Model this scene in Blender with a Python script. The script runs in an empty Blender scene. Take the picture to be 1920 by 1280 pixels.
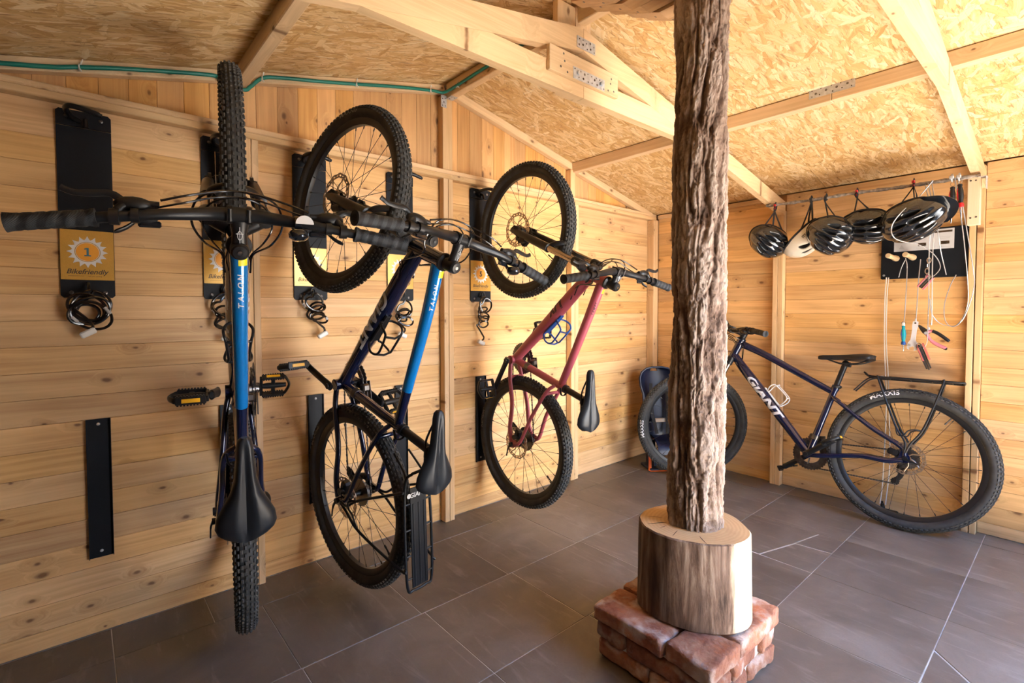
import bpy, bmesh, math, random
import numpy as np
from mathutils import Matrix, Vector
R = random.Random(7)
PI = math.pi
SC = bpy.context.scene
COL = SC.collection

# ------------------------------------------------------------------ camera
cam_d = bpy.data.cameras.new('camera'); cam = bpy.data.objects.new('camera', cam_d); COL.objects.link(cam)
cam_d.sensor_width = 36.0; cam_d.sensor_fit = 'HORIZONTAL'
cam_d.lens = 936.18 / 1920 * 36; cam_d.shift_y = -30.76 / 1920; cam_d.clip_start = 0.02
def _basis(yaw, pit, rol):
    f = Vector((-math.sin(yaw)*math.cos(pit), math.cos(yaw)*math.cos(pit), -math.sin(pit)))
    r = Vector((math.cos(yaw), math.sin(yaw), 0)); u = r.cross(f)
    return math.cos(rol)*r + math.sin(rol)*u, -math.sin(rol)*r + math.cos(rol)*u, f
_r, _u, _f = _basis(.8557, .0327, -.0016)
cam.matrix_world = Matrix(((_r.x, _u.x, -_f.x, 2.2816), (_r.y, _u.y, -_f.y, -3.4542), (_r.z, _u.z, -_f.z, 1.15), (0, 0, 0, 1)))
SC.camera = cam

# ------------------------------------------------------------------ light
SC.view_settings.view_transform = 'Standard'; SC.view_settings.look = 'None'
SC.view_settings.gamma = 1.0; SC.view_settings.use_curve_mapping = False
SC.view_settings.exposure = 0.0
world = bpy.data.worlds.new('sky'); SC.world = world; world.use_nodes = True
bg = world.node_tree.nodes['Background']; bg.inputs[0].default_value = (0.62, 0.80, 1.0, 1); bg.inputs[1].default_value = 0.6
def area(name, loc, target, sx, sy, power, col):
    l = bpy.data.lights.new(name, 'AREA'); l.shape = 'RECTANGLE'; l.size = sx; l.size_y = sy; l.energy = power; l.color = col
    o = bpy.data.objects.new(name, l); COL.objects.link(o); o.location = loc
    o.rotation_euler = (Vector(target) - Vector(loc)).to_track_quat('-Z', 'Y').to_euler()
    return o
# the sun comes in through the open gable on the right and falls on the floor just below the picture; sky light follows it
sun_d = bpy.data.lights.new('sun', 'SUN'); sun_d.energy = 410; sun_d.angle = 0.009; sun_d.color = (1.0, 0.98, 0.95)
sun = bpy.data.objects.new('sun', sun_d); COL.objects.link(sun); sun.location = (6, -1, 5)
sun.rotation_euler = Vector((-.50, -.06, -.85)).to_track_quat('-Z', 'Y').to_euler()
area('daylight_gable', (3.38, -1.33, 1.0), (1.2, -1.42, 1.0), 1.6, 1.8, 38, (1.0, 0.98, 0.96)).data.spread = 1.38
area('sky_through_gable', (3.36, -1.32, 1.86), (2.3, -1.5, 0.0), 1.7, 0.35, 46, (0.07, 0.38, 1.0)).data.spread = 1.8

# ------------------------------------------------------------------ materials
def new_mat(name):
    m = bpy.data.materials.new(name); m.use_nodes = True
    nt = m.node_tree; b = nt.nodes['Principled BSDF']
    return m, nt, b
def N(nt, t, **kw):
    n = nt.nodes.new(t)
    for k, v in kw.items():
        if k.startswith('i_'):
            key = k[2:]; key = int(key) if key.isdigit() else key.replace('_', ' ')
            n.inputs[key].default_value = v
        else: setattr(n, k, v)
    return n
def L(nt, a, b): nt.links.new(a, b)
def ramp(nt, fac, stops, interp='LINEAR'):
    r = nt.nodes.new('ShaderNodeValToRGB'); r.color_ramp.interpolation = interp
    el = r.color_ramp.elements
    while len(el) < len(stops): el.new(0.5)
    for e, (p, c) in zip(el, stops):
        e.position = p; e.color = (*c, 1) if len(c) == 3 else c
    L(nt, fac, r.inputs[0]); return r.outputs[0]
def mix(nt, fac, a, b, mode='MIX'):
    m = nt.nodes.new('ShaderNodeMix'); m.data_type = 'RGBA'; m.blend_type = mode
    for s, v in ((m.inputs[0], fac), (m.inputs[6], a), (m.inputs[7], b)):
        if hasattr(v, 'is_output'): L(nt, v, s)
        else: s.default_value = v if not isinstance(v, tuple) else (*v, 1)
    return m.outputs[2]
def mth(nt, op, a, b=0.0, c=0.0):
    m = nt.nodes.new('ShaderNodeMath'); m.operation = op
    for s, v in zip(m.inputs, (a, b, c)):
        if hasattr(v, 'is_output'): L(nt, v, s)
        else: s.default_value = v
    return m.outputs[0]
def mapping(nt, vec, scale=(1, 1, 1), rot=(0, 0, 0), loc=(0, 0, 0)):
    m = nt.nodes.new('ShaderNodeMapping'); L(nt, vec, m.inputs[0])
    m.inputs[1].default_value = loc; m.inputs[2].default_value = rot; m.inputs[3].default_value = scale
    return m.outputs[0]
def bump(nt, b, h, strength, dist=0.002):
    n = nt.nodes.new('ShaderNodeBump'); n.inputs['Strength'].default_value = strength; n.inputs['Distance'].default_value = dist
    L(nt, h, n.inputs['Height']); L(nt, n.outputs[0], b.inputs['Normal'])
def plain(name, col, rough=0.5, metal=0.0, coat=0.0, vary=0.0, scale=40, spec=0.5):
    m, nt, b = new_mat(name)
    b.inputs['Base Color'].default_value = (*col, 1); b.inputs['Roughness'].default_value = rough
    b.inputs['Metallic'].default_value = metal; b.inputs['Coat Weight'].default_value = coat
    b.inputs['Coat Roughness'].default_value = 0.06; b.inputs['Specular IOR Level'].default_value = spec
    tc = N(nt, 'ShaderNodeTexCoord'); no = N(nt, 'ShaderNodeTexNoise', i_Scale=scale, i_Detail=4.0)
    L(nt, tc.outputs['Object'], no.inputs['Vector'])
    if vary:
        c2 = tuple(min(1, c*(1+vary)) for c in col); c1 = tuple(c*(1-vary) for c in col)
        L(nt, ramp(nt, no.outputs[0], [(0.3, c1), (0.7, c2)]), b.inputs['Base Color'])
    rr = mth(nt, 'MULTIPLY_ADD', no.outputs[0], 0.12, max(0.02, rough-0.06)); L(nt, rr, b.inputs['Roughness'])
    return m
def rand_vec(nt, k=37.0):
    tc = N(nt, 'ShaderNodeTexCoord'); oi = N(nt, 'ShaderNodeObjectInfo')
    cb = N(nt, 'ShaderNodeCombineXYZ'); r = mth(nt, 'MULTIPLY', oi.outputs['Random'], k)
    L(nt, r, cb.inputs[0]); L(nt, mth(nt, 'MULTIPLY', r, 1.7), cb.inputs[1]); L(nt, mth(nt, 'MULTIPLY', r, 0.6), cb.inputs[2])
    ad = N(nt, 'ShaderNodeVectorMath', operation='ADD'); L(nt, tc.outputs['Object'], ad.inputs[0]); L(nt, cb.outputs[0], ad.inputs[1])
    return ad.outputs[0], oi.outputs['Random']
def wood(name, dark, light, knots=1.0, rough=0.5, tint=0.12, blotch=(0.17, 0.075, 0.03), spec=0.35):
    """grain runs along local X"""
    m, nt, b = new_mat(name)
    v, rnd = rand_vec(nt)
    warp = N(nt, 'ShaderNodeTexNoise', i_Scale=1.0, i_Detail=2.0); L(nt, mapping(nt, v, (1.6, 7, 7)), warp.inputs['Vector'])
    wv = N(nt, 'ShaderNodeVectorMath', operation='MULTIPLY_ADD'); L(nt, warp.outputs['Color'], wv.inputs[0])
    wv.inputs[1].default_value = (0.0, 0.035, 0.035); L(nt, v, wv.inputs[2])
    # knots: sparse cells
    vo = N(nt, 'ShaderNodeTexVoronoi', feature='F1', voronoi_dimensions='2D', i_Scale=1.0, i_Randomness=1.0)
    kw = N(nt, 'ShaderNodeTexNoise', i_Scale=24.0, i_Detail=2.0); L(nt, v, kw.inputs['Vector']); kv = N(nt, 'ShaderNodeVectorMath', operation='MULTIPLY_ADD'); L(nt, kw.outputs['Color'], kv.inputs[0]); kv.inputs[1].default_value = (.016, .0, .008); L(nt, v, kv.inputs[2])
    L(nt, mapping(nt, kv.outputs[0], (6.5, 1.0, 11.5), (PI/2, 0, 0)), vo.inputs['Vector'])
    sp = N(nt, 'ShaderNodeSeparateColor'); L(nt, vo.outputs['Color'], sp.inputs[0])
    keep = mth(nt, 'GREATER_THAN', sp.outputs[0], 0.64 if knots else 2.0)
    d = vo.outputs['Distance']
    core = mth(nt, 'MULTIPLY', mth(nt, 'SUBTRACT', 1.0, mth(nt, 'SMOOTH_MIN', mth(nt, 'MULTIPLY', d, mth(nt, 'MULTIPLY_ADD', sp.outputs[1], 12.0, 6.5)), 1.0, 0.3)), keep)
    halo = mth(nt, 'MULTIPLY', mth(nt, 'SUBTRACT', 1.0, mth(nt, 'MINIMUM', mth(nt, 'MULTIPLY', d, 2.8), 1.0)), keep)
    # rings
    g = N(nt, 'ShaderNodeTexNoise', i_Scale=1.0, i_Detail=5.0, i_Roughness=0.62, i_Distortion=0.2)
    gm = N(nt, 'ShaderNodeVectorMath', operation='MULTIPLY_ADD'); cbk = N(nt, 'ShaderNodeCombineXYZ')
    L(nt, mth(nt, 'MULTIPLY', halo, 0.05), cbk.inputs[1]); L(nt, mth(nt, 'MULTIPLY', halo, 0.05), cbk.inputs[2])
    L(nt, cbk.outputs[0], gm.inputs[0]); gm.inputs[1].default_value = (1, 1, 1); L(nt, wv.outputs[0], gm.inputs[2])
    L(nt, mapping(nt, gm.outputs[0], (1.1, 62, 62)), g.inputs['Vector'])
    fine = N(nt, 'ShaderNodeTexNoise', i_Scale=1.0, i_Detail=3.0); L(nt, mapping(nt, v, (9, 420, 420)), fine.inputs['Vector'])
    big = N(nt, 'ShaderNodeTexNoise', i_Scale=1.0, i_Detail=3.0); L(nt, mapping(nt, v, (2.2, 9, 9)), big.inputs['Vector'])
    mid = tuple((a+c)/2 for a, c in zip(dark, light))
    c = ramp(nt, g.outputs[0], [(0.30, dark), (0.47, mid), (0.62, light)])
    c = mix(nt, mth(nt, 'MULTIPLY', mth(nt, 'SUBTRACT', fine.outputs[0], 0.35), 0.35), c, tuple(x*0.72 for x in dark))
    c = mix(nt, ramp(nt, big.outputs[0], [(0.42, (0, 0, 0)), (0.75, (0.75, 0.75, 0.75))]), c, tuple(min(1, x*1.18) for x in light))
    c = mix(nt, mth(nt, 'MULTIPLY', halo, 0.45), c, tuple(x*0.72 for x in dark))
    c = mix(nt, mth(nt, 'MINIMUM', mth(nt, 'MULTIPLY', core, 1.5), 0.88), c, blotch)
    hs = N(nt, 'ShaderNodeHueSaturation'); L(nt, c, hs.inputs['Color'])
    L(nt, mth(nt, 'MULTIPLY_ADD', rnd, tint*2, 1-tint), hs.inputs['Value'])
    r2 = mth(nt, 'FRACT', mth(nt, 'MULTIPLY', rnd, 17.3))
    L(nt, mth(nt, 'MULTIPLY_ADD', r2, tint*1.3, 1-tint*0.6), hs.inputs['Saturation'])
    L(nt, hs.outputs[0], b.inputs['Base Color']); b.inputs['Roughness'].default_value = rough
    b.inputs['Specular IOR Level'].default_value = spec
    bump(nt, b, mth(nt, 'ADD', g.outputs[0], mth(nt, 'MULTIPLY', fine.outputs[0], 0.5)), 0.12, 0.0012)
    return m
def osb(name):
    m, nt, b = new_mat(name)
    v, rnd = rand_vec(nt, 19.0)
    col = None; hgt = None
    base = N(nt, 'ShaderNodeTexNoise', i_Scale=1.0, i_Detail=6.0); L(nt, mapping(nt, v, (60, 14, 20)), base.inputs['Vector'])
    col = ramp(nt, base.outputs[0], [(0.32, (0.42, 0.235, 0.085)), (0.5, (0.64, 0.415, 0.195)), (0.68, (0.79, 0.60, 0.35))])
    hgt = base.outputs[0]
    pal = [(0.0, (0.42, 0.225, 0.070)), (0.22, (0.58, 0.35, 0.135)), (0.5, (0.71, 0.49, 0.235)), (0.78, (0.80, 0.61, 0.35)), (0.97, (0.86, 0.73, 0.52)), (1.0, (0.52, 0.47, 0.38))]
    for k, (ang, sx, sy, th) in enumerate([(0.10, 52, 9, .15), (-0.30, 44, 8, .45), (0.9, 40, 9, .72), (0.22, 60, 7, .45), (-0.75, 38, 8.5, .72), (-0.06, 46, 7.5, .55), (0.5, 34, 8, .74), (1.5, 42, 10, .86)]):
        dist = N(nt, 'ShaderNodeTexNoise', i_Scale=34.0, i_Detail=3.0); L(nt, v, dist.inputs['Vector'])
        vv = N(nt, 'ShaderNodeVectorMath', operation='MULTIPLY_ADD'); L(nt, dist.outputs['Color'], vv.inputs[0]); vv.inputs[1].default_value = (.016, .03, 0); L(nt, v, vv.inputs[2])
        mv = mapping(nt, mapping(nt, vv.outputs[0], (1, 1, 1), (0, 0, ang), (k*3.1, k*1.7, 0)), (sx, sy, 2.0))
        vo = N(nt, 'ShaderNodeTexVoronoi', feature='F1', distance='EUCLIDEAN', i_Scale=1.0, i_Randomness=1.0); L(nt, mv, vo.inputs['Vector'])
        ve = N(nt, 'ShaderNodeSeparateColor'); L(nt, vo.outputs['Color'], ve.inputs[0])
        on = mth(nt, 'GREATER_THAN', ve.outputs[1], th)
        inside = mth(nt, 'LESS_THAN', vo.outputs['Distance'], 0.52)
        on = mth(nt, 'MULTIPLY', on, inside)
        gr = N(nt, 'ShaderNodeTexNoise', i_Scale=1.0, i_Detail=3.0); L(nt, mapping(nt, mv, (5, 0.35, 1)), gr.inputs['Vector'])
        cc = ramp(nt, mth(nt, 'MULTIPLY_ADD', gr.outputs[0], 0.75, mth(nt, 'MULTIPLY_ADD', ve.outputs[0], 0.72, -0.24)), pal)
        edge = mth(nt, 'GREATER_THAN', vo.outputs['Distance'], 0.47)
        cc = mix(nt, mth(nt, 'MULTIPLY', edge, 0.30), cc, (0.34, 0.17, 0.05))
        col = mix(nt, on, col, cc)
        hgt = mth(nt, 'ADD', mth(nt, 'MULTIPLY', hgt, mth(nt, 'SUBTRACT', 1.0, mth(nt, 'MULTIPLY', on, 0.6))), mth(nt, 'MULTIPLY', on, mth(nt, 'MULTIPLY_ADD', ve.outputs[2], 0.5, 0.3)))
    for (ang, sx, sy, lo, dk) in ((.12, 120, 13, .60, (0.26, 0.125, 0.035)), (-.5, 95, 13, .64, (0.30, 0.15, 0.045)), (.8, 100, 14, .66, (0.84, 0.72, 0.50))):
        sl = N(nt, 'ShaderNodeTexNoise', i_Scale=1.0, i_Detail=3.0, i_Roughness=0.6); L(nt, mapping(nt, mapping(nt, v, (1, 1, 1), (0, 0, ang), (lo*9, 0, 0)), (sx, sy, 3)), sl.inputs['Vector'])
        col = mix(nt, ramp(nt, sl.outputs[0], [(lo, (0, 0, 0)), (lo+.07, (.75, .75, .75))]), col, dk)
    L(nt, col, b.inputs['Base Color']); b.inputs['Roughness'].default_value = 0.55; b.inputs['Specular IOR Level'].default_value = 0.3
    bump(nt, b, hgt, 0.3, 0.002)
    return m
def tile_mat(name):
    m, nt, b = new_mat(name)
    v, rnd = rand_vec(nt, 23.0)
    n1 = N(nt, 'ShaderNodeTexNoise', i_Scale=3.2, i_Detail=7.0, i_Roughness=0.62, i_Distortion=0.6); L(nt, v, n1.inputs['Vector'])
    n2 = N(nt, 'ShaderNodeTexNoise', i_Scale=1.0, i_Detail=5.0, i_Roughness=0.6, i_Distortion=0.8); L(nt, mapping(nt, v, (5, 26, 5), (0, 0, 0.35)), n2.inputs['Vector'])
    n3 = N(nt, 'ShaderNodeTexNoise', i_Scale=180.0, i_Detail=2.0); L(nt, v, n3.inputs['Vector'])
    c = ramp(nt, n1.outputs[0], [(0.30, (0.106, 0.084, 0.063)), (0.5, (0.160, 0.131, 0.102)), (0.72, (0.23, 0.197, 0.162))])
    c = mix(nt, ramp(nt, n2.outputs[0], [(0.56, (0, 0, 0)), (0.74, (0.5, 0.5, 0.5))]), c, (0.32, 0.285, 0.25))
    c = mix(nt, mth(nt, 'MULTIPLY', n3.outputs[0], 0.25), c, (0.055, 0.042, 0.034))
    hs = N(nt, 'ShaderNodeHueSaturation'); L(nt, c, hs.inputs['Color']); L(nt, mth(nt, 'MULTIPLY_ADD', rnd, 0.25, 0.87), hs.inputs['Value'])
    L(nt, hs.outputs[0], b.inputs['Base Color'])
    L(nt, mth(nt, 'MULTIPLY_ADD', n1.outputs[0], 0.25, 0.30), b.inputs['Roughness'])
    bump(nt, b, mth(nt, 'ADD', n2.outputs[0], n3.outputs[0]), 0.10, 0.001)
    return m
def bark_mat(name, stops, sc):
    m, nt, b = new_mat(name)
    tc = N(nt, 'ShaderNodeTexCoord')
    n1 = N(nt, 'ShaderNodeTexNoise', i_Scale=1.0, i_Detail=8.0, i_Roughness=0.65); L(nt, mapping(nt, tc.outputs['Object'], sc), n1.inputs['Vector'])
    at = N(nt, 'ShaderNodeAttribute', attribute_name='relief')
    f = mth(nt, 'MULTIPLY_ADD', n1.outputs[0], 0.7, mth(nt, 'MULTIPLY_ADD', at.outputs['Fac'], 0.55, -0.12))
    L(nt, ramp(nt, f, stops), b.inputs['Base Color'])
    b.inputs['Roughness'].default_value = 0.85; b.inputs['Specular IOR Level'].default_value = 0.2
    n2 = N(nt, 'ShaderNodeTexNoise', i_Scale=1.0, i_Detail=8.0, i_Roughness=0.7); L(nt, mapping(nt, tc.outputs['Object'], tuple(q*3.2 for q in sc)), n2.inputs['Vector'])
    bump(nt, b, n2.outputs[0], 1.0, 0.012)
    return m
def brick_mat(name):
    m, nt, b = new_mat(name)
    v, rnd = rand_vec(nt, 11.0)
    n1 = N(nt, 'ShaderNodeTexNoise', i_Scale=9.0, i_Detail=7.0, i_Roughness=0.68); L(nt, v, n1.inputs['Vector'])
    n2 = N(nt, 'ShaderNodeTexNoise', i_Scale=14.0, i_Detail=5.0); L(nt, mapping(nt, v, (1, 1, 1), (0, 0, 0), (4, 2, 1)), n2.inputs['Vector'])
    c = ramp(nt, n1.outputs[0], [(0.30, (0.13, 0.055, 0.036)), (0.44, (0.25, 0.105, 0.068)), (0.58, (0.34, 0.165, 0.105)), (0.75, (0.43, 0.27, 0.185))])
    c = mix(nt, ramp(nt, n2.outputs[0], [(0.50, (0, 0, 0)), (0.66, (0.85, 0.85, 0.85))]), c, (0.50, 0.40, 0.34))
    n4 = N(nt, 'ShaderNodeTexNoise', i_Scale=7.0, i_Detail=6.0, i_Roughness=.7); L(nt, mapping(nt, v, (1, 1, 1), (0, 0, 0), (9, 5, 3)), n4.inputs['Vector'])
    c = mix(nt, ramp(nt, n4.outputs[0], [(0.56, (0, 0, 0)), (0.66, (0.8, 0.8, 0.8))]), c, (0.40, 0.13, 0.055)); c = mix(nt, ramp(nt, n4.outputs[0], [(0.30, (0.8, 0.8, 0.8)), (0.40, (0, 0, 0))]), c, (0.30, 0.27, 0.23))
    hs = N(nt, 'ShaderNodeHueSaturation'); L(nt, c, hs.inputs['Color']); L(nt, mth(nt, 'MULTIPLY_ADD', rnd, 0.4, 0.8), hs.inputs['Value'])
    L(nt, hs.outputs[0], b.inputs['Base Color']); b.inputs['Roughness'].default_value = 0.9; b.inputs['Specular IOR Level'].default_value = 0.2
    n5 = N(nt, 'ShaderNodeTexNoise', i_Scale=70.0, i_Detail=6.0); L(nt, v, n5.inputs['Vector']); bump(nt, b, mth(nt, 'ADD', n1.outputs[0], mth(nt, 'MULTIPLY', n5.outputs[0], .7)), 0.9, 0.008)
    return m
PLANK = wood('pine_plank', (0.53, 0.285, 0.110), (0.74, 0.47, 0.215))
GABLE = wood('gable_board', (0.50, 0.25, 0.085), (0.66, 0.375, 0.145))
BEAM = wood('planed_beam', (0.60, 0.40, 0.21), (0.76, 0.55, 0.32), tint=0.06)
STUD = wood('planed_stud', (0.58, 0.36, 0.17), (0.73, 0.50, 0.27), tint=0.07)
PALE = wood('pale_batten', (0.74, 0.56, 0.36), (0.82, 0.66, 0.46), tint=0.04)
LOWBOUNCE = wood('low_bounce_board', (0.05, 0.03, 0.018), (0.09, 0.055, 0.032))  # dark tone chosen for the unseen walls to reduce their bounce light
HEAD = wood('header_board', (0.42, 0.235, 0.105), (0.56, 0.345, 0.17), knots=0)
OSB = osb('osb_board')
TILE = tile_mat('stone_tile')
GROUT = plain('grout', (0.52, 0.49, 0.44), 0.9, vary=0.3, scale=8)
DARKGAP = plain('dark_gap', (0.05, 0.03, 0.015), 0.9)
WALLBACK = plain('wall_backing', (0.30, 0.16, 0.065), 0.8)
MORTAR = plain('mortar', (0.62, 0.58, 0.53), 0.95, vary=0.2, scale=30)
BRICK = brick_mat('old_brick')
BARK = bark_mat('tree_bark', [(0.06, (0.055, 0.032, 0.021)), (0.30, (0.17, 0.106, 0.075)), (0.55, (0.29, 0.20, 0.148)), (0.8, (0.43, 0.33, 0.265))], (26, 26, 11))
STEEL = plain('galvanised_steel', (0.56, 0.57, 0.58), 0.45, 0.45, vary=0.2, scale=60)
TOOLSTEEL = plain('polished_tool_steel', (0.78, 0.78, 0.78), 0.42, 0.15)
CHROME = plain('chrome', (0.75, 0.75, 0.76), 0.14, 1.0)
DARKMET = plain('dark_metal', (0.16, 0.15, 0.145), 0.35, 1.0, vary=0.2)
SPOKE = plain('black_spoke', (0.035, 0.033, 0.03), 0.35, 0.6)
BLACKPAINT = plain('black_satin_paint', (0.008, 0.009, 0.011), 0.34, 0.0, spec=0.35)
PANELBLACK = plain('black_powder_coat', (0.006, 0.008, 0.012), 0.5, 0.0, vary=0.15, scale=300, spec=0.22)
RUBBER = plain('tyre_rubber', (0.030, 0.029, 0.027), 0.78, vary=0.45, scale=25)
TREAD = plain('tread_rubber', (0.055, 0.053, 0.049), 0.82, vary=0.4, scale=60)
def grip_mat():
    m, nt, b = new_mat('grip_rubber'); tc = N(nt, 'ShaderNodeTexCoord')
    w = N(nt, 'ShaderNodeTexWave', wave_type='BANDS', bands_direction='Y', i_Scale=13.0, i_Distortion=0.0); L(nt, mapping(nt, tc.outputs['Object'], (1, 1, 1), (.25, 0, .35)), w.inputs['Vector'])
    w2 = N(nt, 'ShaderNodeTexWave', wave_type='BANDS', bands_direction='DIAGONAL', i_Scale=160.0); L(nt, tc.outputs['Object'], w2.inputs['Vector'])
    L(nt, mix(nt, ramp(nt, w.outputs['Fac'], [(.4, (0, 0, 0)), (.6, (1, 1, 1))]), (.010, .011, .013), mix(nt, w2.outputs['Fac'], (.018, .021, .025), (.040, .045, .052))), b.inputs['Base Color'])
    b.inputs['Roughness'].default_value = .6; b.inputs['Specular IOR Level'].default_value = .35; bump(nt, b, mth(nt, 'MULTIPLY_ADD', w2.outputs['Fac'], .4, w.outputs['Fac']), .5, .0015); return m
GRIP = grip_mat()
PLASTIC = plain('black_plastic', (0.010, 0.010, 0.011), 0.36, spec=0.35)
SADDLE = plain('saddle_vinyl', (0.010, 0.012, 0.015), 0.40, spec=0.4)
NAVY = plain('navy_paint', (0.006, 0.011, 0.045), 0.16, 0.25, 1.0)
BLUE = plain('sky_blue_paint', (0.002, 0.175, 0.52), 0.18, 0.2, 1.0)
PINK = plain('dusty_pink_paint', (0.38, 0.075, 0.095), 0.38, 0.1, 0.25)
WHITEPRINT = plain('silver_white_print', (0.62, 0.63, 0.65), 0.4)
GREYPRINT = plain('grey_print', (0.50, 0.51, 0.53), 0.4)
DIMPRINT = plain('worn_grey_print', (0.20, 0.195, 0.18), 0.6)
DARKPRINT = plain('dark_print', (0.05, 0.015, 0.02), 0.5)
YELLOW = plain('yellow_reflector', (0.80, 0.42, 0.02), 0.3)
STICKY = plain('yellow_sticker', (0.80, 0.72, 0.02), 0.4)
GOLD = plain('gold_sticker', (0.70, 0.40, 0.085), 0.24, 0.25, vary=0.06, scale=400)
NUMSHEEN = plain('blue_sheen_print', (0.05, 0.17, 0.24), 0.35)  # bluish reflection on the figure, put into its base colour
SUNWHITE = plain('white_print', (0.80, 0.80, 0.80), 0.3)
ORANGE = plain('orange_print', (0.85, 0.37, 0.04), 0.35)
INK = plain('brown_ink', (0.05, 0.028, 0.012), 0.5)
WHITEPL = plain('white_plastic', (0.80, 0.79, 0.76), 0.35)
VINYL = plain('black_vinyl_cable', (0.010, 0.007, 0.006), 0.16, 0, 0.5)
GREEN = plain('green_cable_sheath', (0.0, 0.16, 0.12), 0.4)
CLEAR = plain('clear_coated_wire', (0.50, 0.50, 0.51), 0.25, 0.4)
HOSE = plain('white_hose', (0.70, 0.66, 0.60), 0.35)
def shell_mat(name, col, rough, coat):
    m, nt, b = new_mat(name); at = N(nt, 'ShaderNodeAttribute', attribute_name='vent'); f = ramp(nt, at.outputs['Fac'], [(.10, (0, 0, 0)), (.24, (1, 1, 1))])
    L(nt, mix(nt, f, col, (.010, .010, .011)), b.inputs['Base Color'])
    L(nt, mth(nt, 'MULTIPLY_ADD', f, .8-rough, rough), b.inputs['Roughness']); L(nt, mth(nt, 'MULTIPLY', mth(nt, 'SUBTRACT', 1.0, f), coat), b.inputs['Coat Weight']); b.inputs['Coat Roughness'].default_value = .05
    return m
HELMSHELL = shell_mat('vented_black_shell', (0.008, 0.010, 0.014), 0.12, 1.0)
CREAMSHELL = shell_mat('vented_cream_shell', (0.78, 0.72, 0.60), 0.35, 0.2)
HELM = plain('gloss_black_shell', (0.008, 0.010, 0.014), 0.10, 0, 1.0)
VENT = plain('helmet_foam_dark', (0.012, 0.012, 0.013), 0.8)
CREAM = plain('cream_shell', (0.78, 0.72, 0.60), 0.35)
STRAP = plain('black_webbing', (0.014, 0.013, 0.013), 0.8, vary=0.3, scale=300)
RED = plain('red_plastic', (0.55, 0.015, 0.018), 0.35)
SALMON = plain('salmon_scale', (0.50, 0.12, 0.10), 0.4)
PINKPL = plain('pink_rubber', (0.62, 0.19, 0.23), 0.45)
TEAL = plain('teal_plastic', (0.0, 0.26, 0.32), 0.35)
PEG = plain('turned_peg_wood', (0.78, 0.58, 0.33), 0.5, vary=0.08, scale=12)
BRANCH = plain('branch_bark', (0.24, 0.20, 0.165), 0.85, vary=0.6, scale=70)
SEATBLUE = plain('navy_plastic', (0.005, 0.010, 0.034), 0.38)
SEATORANGE = plain('orange_strap', (0.80, 0.14, 0.02), 0.5)
PAPER = plain('white_paper', (0.62, 0.63, 0.65), 0.5)
BEIGE = plain('beige_pad', (0.55, 0.45, 0.34), 0.6)
DIRT = plain('bronze_rotor_steel', (0.42, 0.33, 0.25), 0.35, 1.0, vary=0.3, scale=90)
BOTTLEBLUE = plain('blue_cage_plastic', (0.015, 0.07, 0.28), 0.35)
STANCH = plain('fork_stanchion', (0.42, 0.36, 0.31), 0.16, 1.0)

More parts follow.
